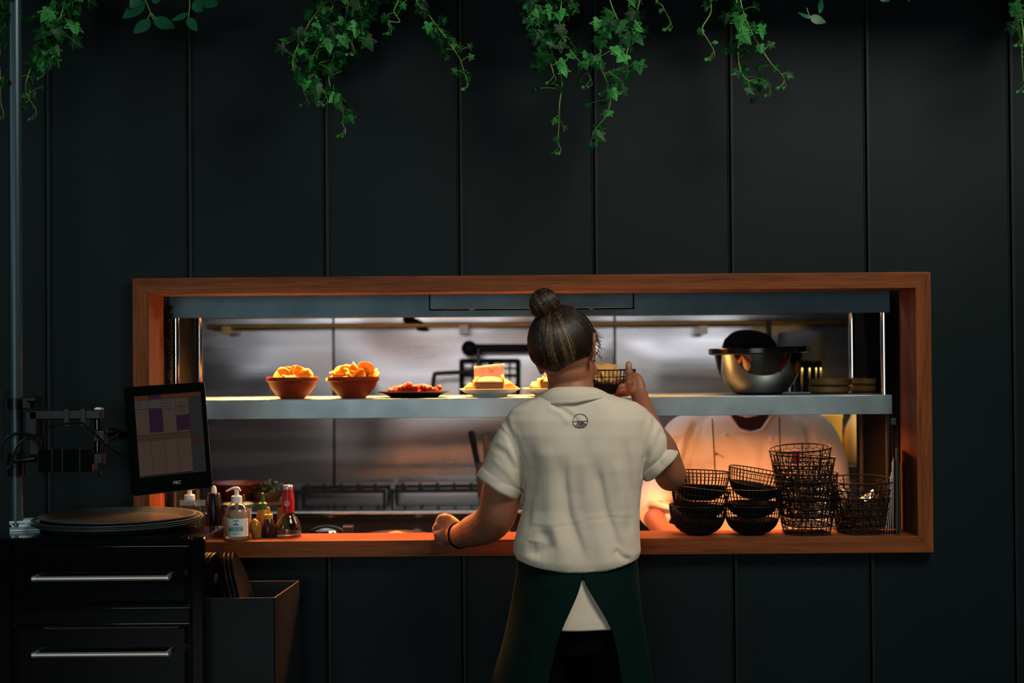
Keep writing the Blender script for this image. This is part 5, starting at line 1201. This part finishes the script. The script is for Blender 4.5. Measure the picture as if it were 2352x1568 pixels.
s2 = o.modifiers.new('s', 'SUBSURF'); s2.levels = s2.render_levels = 1
me = o.data; V2 = get_v(me)+np.array(W0); px, py = proj(V2); disp = np.zeros(len(V2))
for pts in ([(1415, 1350), (1440, 1368), (1465, 1360)], [(1405, 1362), (1435, 1378), (1462, 1376)], [(1380, 1335), (1410, 1340), (1450, 1330)], [(1440, 1430), (1455, 1480), (1452, 1540)], [(1240, 1340), (1270, 1350), (1300, 1335)], [(1230, 1420), (1222, 1480), (1210, 1550)]): S_(pts, 8, .006, .4)
V2 = V2+np.array([0, -1, 0])*(disp*(V2[:, 1] < -.28))[:, None]; set_v(me, V2-np.array(W0))
s2 = o.modifiers.new('t', 'SOLIDIFY'); s2.thickness = .0025
b = MB(); ring = []
for dz, k_ in ((.010, 1.0), (.012, 1.02), (-.016, 1.03), (-.018, 1.0)):
    cx, hw, z, yc, hd = sil(1290, 1190, 1462, -.277, .104); ring.append([Vector((cx+hw*k_*math.cos(2*PI*k/64), yc+hd*k_*math.sin(2*PI*k/64), z-.012+dz)) for k in range(64)])
b.rings(ring, cap=False); b.build('apron_waistband', 'apron', wo, off=W0)

# hair: skull shell + strands gathered to the bun ---------------------------
Rr = HM @ Vector((1, 0, 0)); Fv = HM @ Vector((0, 1, 0)); Uv = HM @ Vector((0, 0, 1))
HCc = HL(0, -.016, .018); HR = (.083, .099, .098)
def hp(d, k=1.0): return HCc+HM @ Vector((d[0]*HR[0]*k, d[1]*HR[1]*k, d[2]*HR[2]*k))
def hmargin(d):   # signed distance (roughly) above the hairline, d unit vector in head space
    x, y, z = d; nape = z+.60+.33*max(0, 1-(abs(x)/.80)**1.6); side = z+.50; temple = z-.05; front = max(z-.70, .45-y)
    def ss(a, b, t): t = max(0, min(1, (t-a)/(b-a))); return t*t*(3-2*t)
    m = nape+(side-nape)*ss(-.22, .02, y); m = m+(temple-m)*ss(.05, .20, y); return min(m, front)
def is_hair(d): return hmargin(d) > 0
def hk(d): t = max(0, min(1, hmargin(d)/.30)); return .885+.115*(1-(1-t)**2)
b = MB(); b.cur = 0; n1, n2 = 72, 48; vs = []; ok = []
for j in range(n2+1):
    th_ = PI*j/n2
    for k in range(n1):
        a = 2*PI*k/n1; d = (math.sin(th_)*math.cos(a), math.sin(th_)*math.sin(a), math.cos(th_)); f = is_hair(d)
        edge = 1.0
        vs.append(hp(d, hk(d)-.004 if f else .80)); ok.append(f)
fs = []
for j in range(n2):
    for k in range(n1):
        q = (j*n1+k, j*n1+(k+1) % n1, (j+1)*n1+(k+1) % n1, (j+1)*n1+k)
        if sum(ok[i] for i in q) >= 1: fs.append(q)
b.add(vs, fs)
# extra nape volume
BB = P(1272, 724, -.305)                                   # gathering point
bd_ = HM.transposed() @ (BB-HCc); bdir = Vector((bd_.x/HR[0], bd_.y/HR[1], bd_.z/HR[2])).normalized()
random.seed(99)
def slerp(a, c, t):
    o_ = math.acos(max(-1, min(1, a.dot(c)))); s_ = math.sin(o_); return (a*math.sin((1-t)*o_)+c*math.sin(t*o_))/s_ if s_ > 1e-4 else a
cnt = 0
while cnt < 6500:
    d = Vector((random.gauss(0, 1), random.gauss(0, 1), random.gauss(0, 1))).normalized()
    if not is_hair(d) or d.dot(bdir) > .93: continue
    if d.dot(bdir) > .2 and random.random() < .35: continue
    cnt += 1
    L_ = HM @ Vector(d); rnd_ = random.random()
    hl = mnoise.noise(Vector((d.x*7, d.y*7, d.z*2.2)))     # streaks
    # light streaks radiate from the bun on the rear crown
    rear = max(0, -d.y)
    hl = mnoise.noise(Vector((d.x*5.5, d.y*2, d.z*1.5+4))); mid = slerp(d, bdir, .55).normalized(); mx_, my_ = proj(np.array([hp(mid)])); g_ = math.exp(-((mx_[0]-1276)/34)**2)*(my_[0] < 812)*(mid.y < 0)
    b.cur = 2 if rnd_ < .012+.75*g_*max(0, min(1, hl*5)) else (1 if rnd_ < .10+.6*g_ else 0)
    k0 = random.uniform(1.0, 1.011); wob = random.uniform(-.02, .02); pts = []; rad = []
    for i in range(11):
        t = i/10; q = slerp(d, bdir, t*.985); lift = k0+.02*math.sin(PI*t)*random.uniform(.6, 1.2)*.5+.02*t*t
        q2 = q+Vector((wob, -wob, wob))*math.sin(PI*t)*.5; q2 = q2.normalized(); pts.append(hp(q2, lift*hk(q2))); rad.append((.00065 if b.cur else .0009)*(.45+.6*math.sin(PI*min(1, .15+t*.8))))
    b.tube(pts, rad, 3, cap=False)
# wisps at the nape and ear
for i in range(90):
    if i < 55: s_ = hp(Vector((random.uniform(-.6, .6), -.72, -.62)).normalized(), .93); dirn = Vector((random.uniform(-.25, .35), -.12, -1)); L_ = random.uniform(.012, .04)
    else: s_ = hp(Vector((.96, .22+random.uniform(-.1, .12), random.uniform(-.1, .45))).normalized(), 1.01); dirn = Rr*random.uniform(.2, .6)+Fv*.5-Uv*random.uniform(.2, 1); L_ = random.uniform(.01, .035)
    dirn.normalize(); cv = Vector((random.gauss(0, .3), random.gauss(0, .2), random.gauss(0, .3))); b.cur = random.choice((0, 1, 0))
    b.tube([s_, s_+dirn*L_*.5+cv*L_*.2, s_+dirn*L_+cv*L_*.7], [.0005, .00035, .0002], 3, sub=3, cap=False)
# curl beside the right ear
for i in range(14):
    s_ = hp(Vector((.93, .36, .12+random.uniform(-.3, .35))).normalized(), 1.0); b.cur = 0
    b.tube([s_+(Rr*math.cos(t*1.4+i)*.004+Rr*.006*t*.3+Fv*math.sin(t*1.4+i)*.004-Uv*.006*t) for t in range(6)], .0007, 3, sub=3, cap=False)
hair = b.build('hair', ['hairD', 'hairM', 'hairL'], wo, off=W0, angle=180)
# bun
b = MB(); b.cur = 0; BC = P(1251, 700, -.315); bm = Euler((.2, -.30, 0)).to_matrix(); BR = Vector((.0365, .036, .040))
b.blob(BC, tuple(BR*.93), bm, 24, 16); b.blob(BC.lerp(BB, .75), (.022, .020, .016), n=16, m=10)
for i in range(1300):
    ax = Vector((1, random.gauss(.05, .15), random.gauss(.25, .12))).normalized() if i % 7 else Vector((random.gauss(0, .3), -.5, 1)).normalized()
    u = ax.orthogonal().normalized(); v = ax.cross(u); lat = random.uniform(-.85, .85); a0 = random.uniform(0, 2*PI); span = random.uniform(1.2, 3.0); cr = math.sqrt(1-lat*lat)
    h_ = mnoise.noise(Vector((lat*5, i % 4, 0))); b.cur = 2 if (h_ > .12 and random.random() < .6) else (1 if random.random() < .6 else 0); kk = random.uniform(.97, 1.05)
    pts = []
    for j in range(9):
        a = a0+span*j/8; d = (u*math.cos(a)+v*math.sin(a))*cr+ax*lat; pts.append(BC+bm @ Vector((d.x*BR.x, d.y*BR.y, d.z*BR.z))*kk)
    b.tube(pts, [.0003]+[.00075]*7+[.0003], 3, cap=False)
for i in range(14):
    d = Vector((random.gauss(0, 1), -.3, random.gauss(.5, .6))).normalized(); s_ = BC+Vector((d.x*BR.x, d.y*BR.y, d.z*BR.z)); b.cur = 1
    b.tube([s_, s_+d*.006+Vector((.004, 0, .003)), s_+d*.012+Vector((.012, 0, .002))], [.0004, .0003, .0002], 3, sub=3, cap=False)
c1_ = P(1294, 728, -.325)
for i in range(160):
    o_ = Vector((random.gauss(0, .0035), random.gauss(0, .0035), random.gauss(0, .0035))); b.cur = 2 if random.random() < .30 else (1 if random.random() < .5 else 0)
    b.tube([BB+o_+Vector((-.012, .0, .002)), P(1290, 716, -.330)+o_, P(1304, 722, -.328)+o_, P(1300, 738, -.338)+o_, P(1275, 745, -.350)+o_, P(1252, 746, -.345)+o_], [.0011]*5+[.0004], 3, sub=2, cap=False)
b.build('hair_bun', ['hairD', 'hairM', 'hairL'], wo, off=W0, angle=180)
b = MB(); b.tube(torus(BC.lerp(BB, .62), BC-BB, .0235, .003, 40), .0045, 8, closed=True); b.build('hair_tie', 'blackmatte', wo, off=W0)

# held bowl with wrapped food --------------------------------------------
hw_ = dup(w0, BW, (0, 0, 0), 'black wire bowl held up by the standing worker at the pass')
if 'group' in hw_: del hw_['group']
b = MB(); b.blob((0, 0, 0), (.050, .045, .036), n=24, m=16); b.blob((.02, 0, .012), (.028, .03, .026)); b.blob((-.03, -.005, -.002), (.03, .035, .03))
me = remesh(b, .003, 2); V = get_v(me); Nn = get_n(me); V = V+Nn*np.array([abs(mnoise.noise(Vector(v)*38))*-.012+mnoise.noise(Vector(v)*90)*.002 for v in V])[:, None]; set_v(me, V)
me.materials.append(M['foodpaper']); o = bpy.data.objects.new('wrapped_sandwich', me); C.objects.link(o); o.location = BW+Vector((-.012, .0, .062)); tag(o, 'orange-lit paper-wrapped food inside the held wire bowl', 'food')

# ------------------------------------------------------------------ the cook behind the pass
KY = .78
ck = thing('person', (P(1722, 1000, KY).x, KY, 0), 'person in white jacket and black skull cap behind the pass, face hidden by steel bowl', 'person'); K0 = ck.location.copy()
b = MB(); KH = P(1722, 853, KY-.01)
KL, KM = head_blobs(b, KH, Vector((.05, -.93, -.36)), Vector((0, -.3, 1)), 1.05)
b.tube([P(1724, 1010, KY+.01), P(1724, 960, KY-.005), P(1722, 900, KY)], [.062, .058, .056], 20, sub=4)
b.tube([P(1722, 1180, KY), P(1722, 1050, KY), P(1722, 990, KY)], [(.14, .09), (.15, .09), (.10, .07)], 20, sub=4, ref=(1, 0, 0))
b.tube([(K0.x, KY, .92), P(1722, 1180, KY)], [(.14, .1), (.14, .09)], 20, ref=(1, 0, 0))
FA = P(1502, 1198, .42)
b.tube([P(1498, 1140, .66), P(1500, 1180, .52), P(1522, 1216, .42), P(1560, 1226, .37)], [.04, .036, .028, .024], 16, sub=4, rnd=True)
def hand(b, wr_, d, side):
    d = d.normalized(); u = Vector((0, 0, 1)); s_ = d.cross(u).normalized()
    b.tube([wr_, wr_+d*.04, wr_+d*.085], [(.022, .014), (.040, .015), (.036, .012)], 16, sub=3, rnd=True, ref=tuple(s_))
    for k in range(4): q = wr_+d*.085+s_*(.027-.018*k); finger(b, q, [d+Vector((0, 0, -.3)), d+Vector((0, 0, -.9)), d*.4+Vector((0, 0, -1))], [.034, .024, .018], .0095, .0078)
    q = wr_+d*.03+s_*side*.032; finger(b, q, [d+s_*side*.8, d+s_*side*.3+Vector((0, 0, -.3)), d], [.03, .028, .022], .0115, .009)
hand(b, P(1556, 1226, .375), Vector((.9, -.3, -.12)), 1)
hand(b, P(1800, 1250, .40), Vector((-.7, -.35, -.1)), -1)
b.tube([P(1900, 1150, .62), P(1860, 1235, .50), P(1800, 1250, .40)], [.038, .03, .024], 16, sub=4, rnd=True)
me = remesh(b, .0045, 4); link_mesh(me, 'body', 'skin2', ck, K0)
for q in (-1, 1): e = MB(); e.blob(KL(q*.030, .078, .002), .012, n=12, m=8); e.build('eye', 'eye', ck, off=K0)
b = MB()
def kring(py, xl, xr, hd, ex=2.4): 
    a, c_ = P(xl, py, KY), P(xr, py, KY); cx, hw, z = (a.x+c_.x)/2, (c_.x-a.x)/2, (a.z+c_.z)/2; o = []
    for k in range(40):
        t = 2*PI*k/40; ct, s2 = math.cos(t), math.sin(t); o.append(Vector((cx+hw*math.copysign(abs(ct)**(2/ex), ct), KY+hd*math.copysign(abs(s2)**(2/ex), s2), z)))
    return o
b.rings([kring(*r) for r in ((930, 1670, 1776, .065, 2), (944, 1632, 1812, .09, 2.2), (965, 1590, 1850, .105), (1000, 1570, 1872, .125), (1050, 1572, 1872, .135), (1120, 1578, 1868, .135), (1200, 1580, 1866, .135), (1290, 1585, 1860, .135), (1430, 1575, 1870, .14), (1500, 1570, 1875, .14))])
b.tube([P(1610, 985, KY), P(1572, 1005, KY-.01), P(1530, 1075, KY-.04), P(1508, 1140, KY-.10)], [(.066, .07), (.072, .075), (.066, .072), (.060, .064)], 24, sub=5, rnd=True)
b.tube([P(1508, 1130, KY-.09), P(1500, 1155, KY-.18), P(1506, 1180, KY-.30)], [(.062, .06), (.060, .058), (.050, .048)], 24, sub=5)
b.tube([P(1835, 985, KY), P(1872, 1005, KY-.01), P(1900, 1075, KY-.04), P(1912, 1130, KY-.10)], [(.066, .07), (.072, .075), (.066, .068), (.060, .06)], 24, sub=5, rnd=True)
b.tube([P(1912, 1130, KY-.10), P(1900, 1175, KY-.18), P(1868, 1228, KY-.28)], [(.060, .058), (.055, .052), (.045, .042)], 24, sub=5)
me = remesh(b, .0055, 5); V = get_v(me); Nn = get_n(me); px, py = proj(V); disp = np.zeros(len(V))
S_([(1600, 965), (1585, 1010), (1570, 1080), (1568, 1140)], 8, -.009, .4); S_([(1855, 975), (1868, 1040), (1872, 1120)], 8, -.009, .4)
S_([(1560, 1000), (1545, 1060), (1535, 1120)], 8, -.006, .5); S_([(1490, 1130), (1520, 1150), (1560, 1160)], 7, -.009, .5); S_([(1485, 1165), (1520, 1175), (1550, 1180)], 6, -.007, .5); S_([(1690, 1000), (1720, 1060), (1700, 1120)], 12, -.006, .4); S_([(1760, 1010), (1748, 1060), (1760, 1110)], 8, -.005, .4); S_([(1630, 1000), (1640, 1070)], 12, .006)
nz = np.array([mnoise.noise(Vector((v[0]*11, v[1]*11+3, v[2]*9)))*.004+mnoise.noise(Vector((v[0]*30, v[1]*30, v[2]*22)))*.0008 for v in V])
V = V+Nn*(disp*np.clip(-Nn[:, 1]*1.6+.3, 0, 1)+nz)[:, None]; set_v(me, V); link_mesh(me, 'jacket', 'coat', ck, K0)
bvk = BVHTree.FromPolygons([Vector(v) for v in V], [tuple(p.vertices) for p in me.polygons])
def onk(x, y, k=.002):
    d = (P(x, y, KY)-CAM).normalized(); h = bvk.ray_cast(CAM, d); return h[0]+h[1]*k if h[0] else P(x, y, KY-.13)
for pts in ([(1636, 962), (1638, 1000), (1641, 1050), (1644, 1120), (1645, 1190)], [(1790, 958), (1791, 1010), (1792, 1080), (1792, 1180)]):
    b = MB(); L_ = []
    for i in range(len(pts)-1):
        for k in range(6): t = k/6; L_.append(onk(pts[i][0]+(pts[i+1][0]-pts[i][0])*t, pts[i][1]+(pts[i+1][1]-pts[i][1])*t, .0005))
    b.tube(L_, .0018, 6); b.build('piping', 'blackmatte', ck, off=K0)
for x, y in ((1668, 998), (1770, 1007), (1672, 1085), (1768, 1088), (1672, 1165), (1766, 1168)):
    b = MB(); b.blob(onk(x, y, .002), (.0085, .006, .0085), n=14, m=8); b.build('button', 'coat', ck, off=K0)
b = MB(); pv = [onk(x, y, .004) for x, y in ((1676, 946), (1770, 946), (1762, 962), (1748, 984), (1724, 990), (1700, 984), (1684, 962))]
pw = [p+Vector((0, .012, 0)) for p in pv]; n_ = len(pv); b.add(pv+pw, [tuple(range(n_)), tuple(range(n_, 2*n_))[::-1]]+[(i, (i+1) % n_, n_+(i+1) % n_, n_+i) for i in range(n_)])
b.build('neck_opening', 'dred', ck, off=K0)  # dark patch for the open neck, shade on the skin put into its colour
for L2_ in ([(1668, 946), (1682, 968), (1700, 988), (1722, 994)], [(1778, 946), (1764, 968), (1748, 988), (1726, 994)]): b = MB(); b.tube([onk(x, y, .004) for x, y in L2_], [.006, .006, .005, .003], 8, sub=4, rnd=True); b.build('lapel', 'coat', ck, off=K0)
# collar
b = MB(); n1 = 48; vs = []
for j, (py_, xl, xr, hd) in enumerate(((968, 1655, 1792, .085), (955, 1664, 1783, .077), (940, 1670, 1776, .070))):
    a, c_ = P(xl, py_, KY), P(xr, py_, KY)
    for k in range(n1+1):
        t = -PI/2+.30+(2*PI-.6)*k/n1; vs.append(Vector(((a.x+c_.x)/2+(c_.x-a.x)/2*math.cos(t), KY+hd*math.sin(t), a.z-.03*max(0, -math.sin(t))**2)))
b.add(vs, [(j*(n1+1)+k, j*(n1+1)+k+1, (j+1)*(n1+1)+k+1, (j+1)*(n1+1)+k) for j in range(2) for k in range(n1)])
o = b.build('jacket_collar', 'coat', ck, off=K0); s2 = o.modifiers.new('s', 'SOLIDIFY'); s2.thickness = .004
b = MB(); p_ = onk(1646, 1042, .003); q_ = onk(1664, 1050, .003); b.tube([p_, q_], .0012, 6); b.box(tuple(p_-Vector((.008, .003, .004))), tuple(p_+Vector((.004, .0, .004)))); tg = b.build('pen_clip', 'amber_metal', ck, off=K0)
# cap
b = MB(); CMt = KM; b.rings([[KL(.083*r_*math.cos(a), -.012+.101*r_*math.sin(a), z) for a in [2*PI*k/40 for k in range(40)]] for r_, z in ((1.0, .020), (1.03, .035), (1.04, .060), (.98, .085), (.80, .104), (.45, .114), (.1, .116))]); b.build('skull_cap', 'cap', ck, off=K0)
# legs so the figure stands on the floor
b = MB()
for q in (-1, 1): b.tube([(K0.x+q*.085, KY, .95), (K0.x+q*.09, KY, .50), (K0.x+q*.09, KY+.01, .07)], [.09, .06, .05], 18, sub=4); 
b.tube([(K0.x, KY, .86), (K0.x, KY, 1.0)], [(.15, .1), (.14, .1)], 18, ref=(1, 0, 0))
me = remesh(b, .009, 3); link_mesh(me, 'trousers', 'trouser', ck, K0)
for q in (-1, 1): b = MB(); x = K0.x+q*.09; b.tube([(x, KY+.06, .04), (x, KY, .045), (x, KY-.1, .036), (x, KY-.16, .025)], [(.035, .038), (.042, .043), (.045, .033), (.034, .022)], 16, sub=3, rnd=True, ref=(1, 0, 0)); b.build('shoe', 'blackmatte', ck, off=K0)
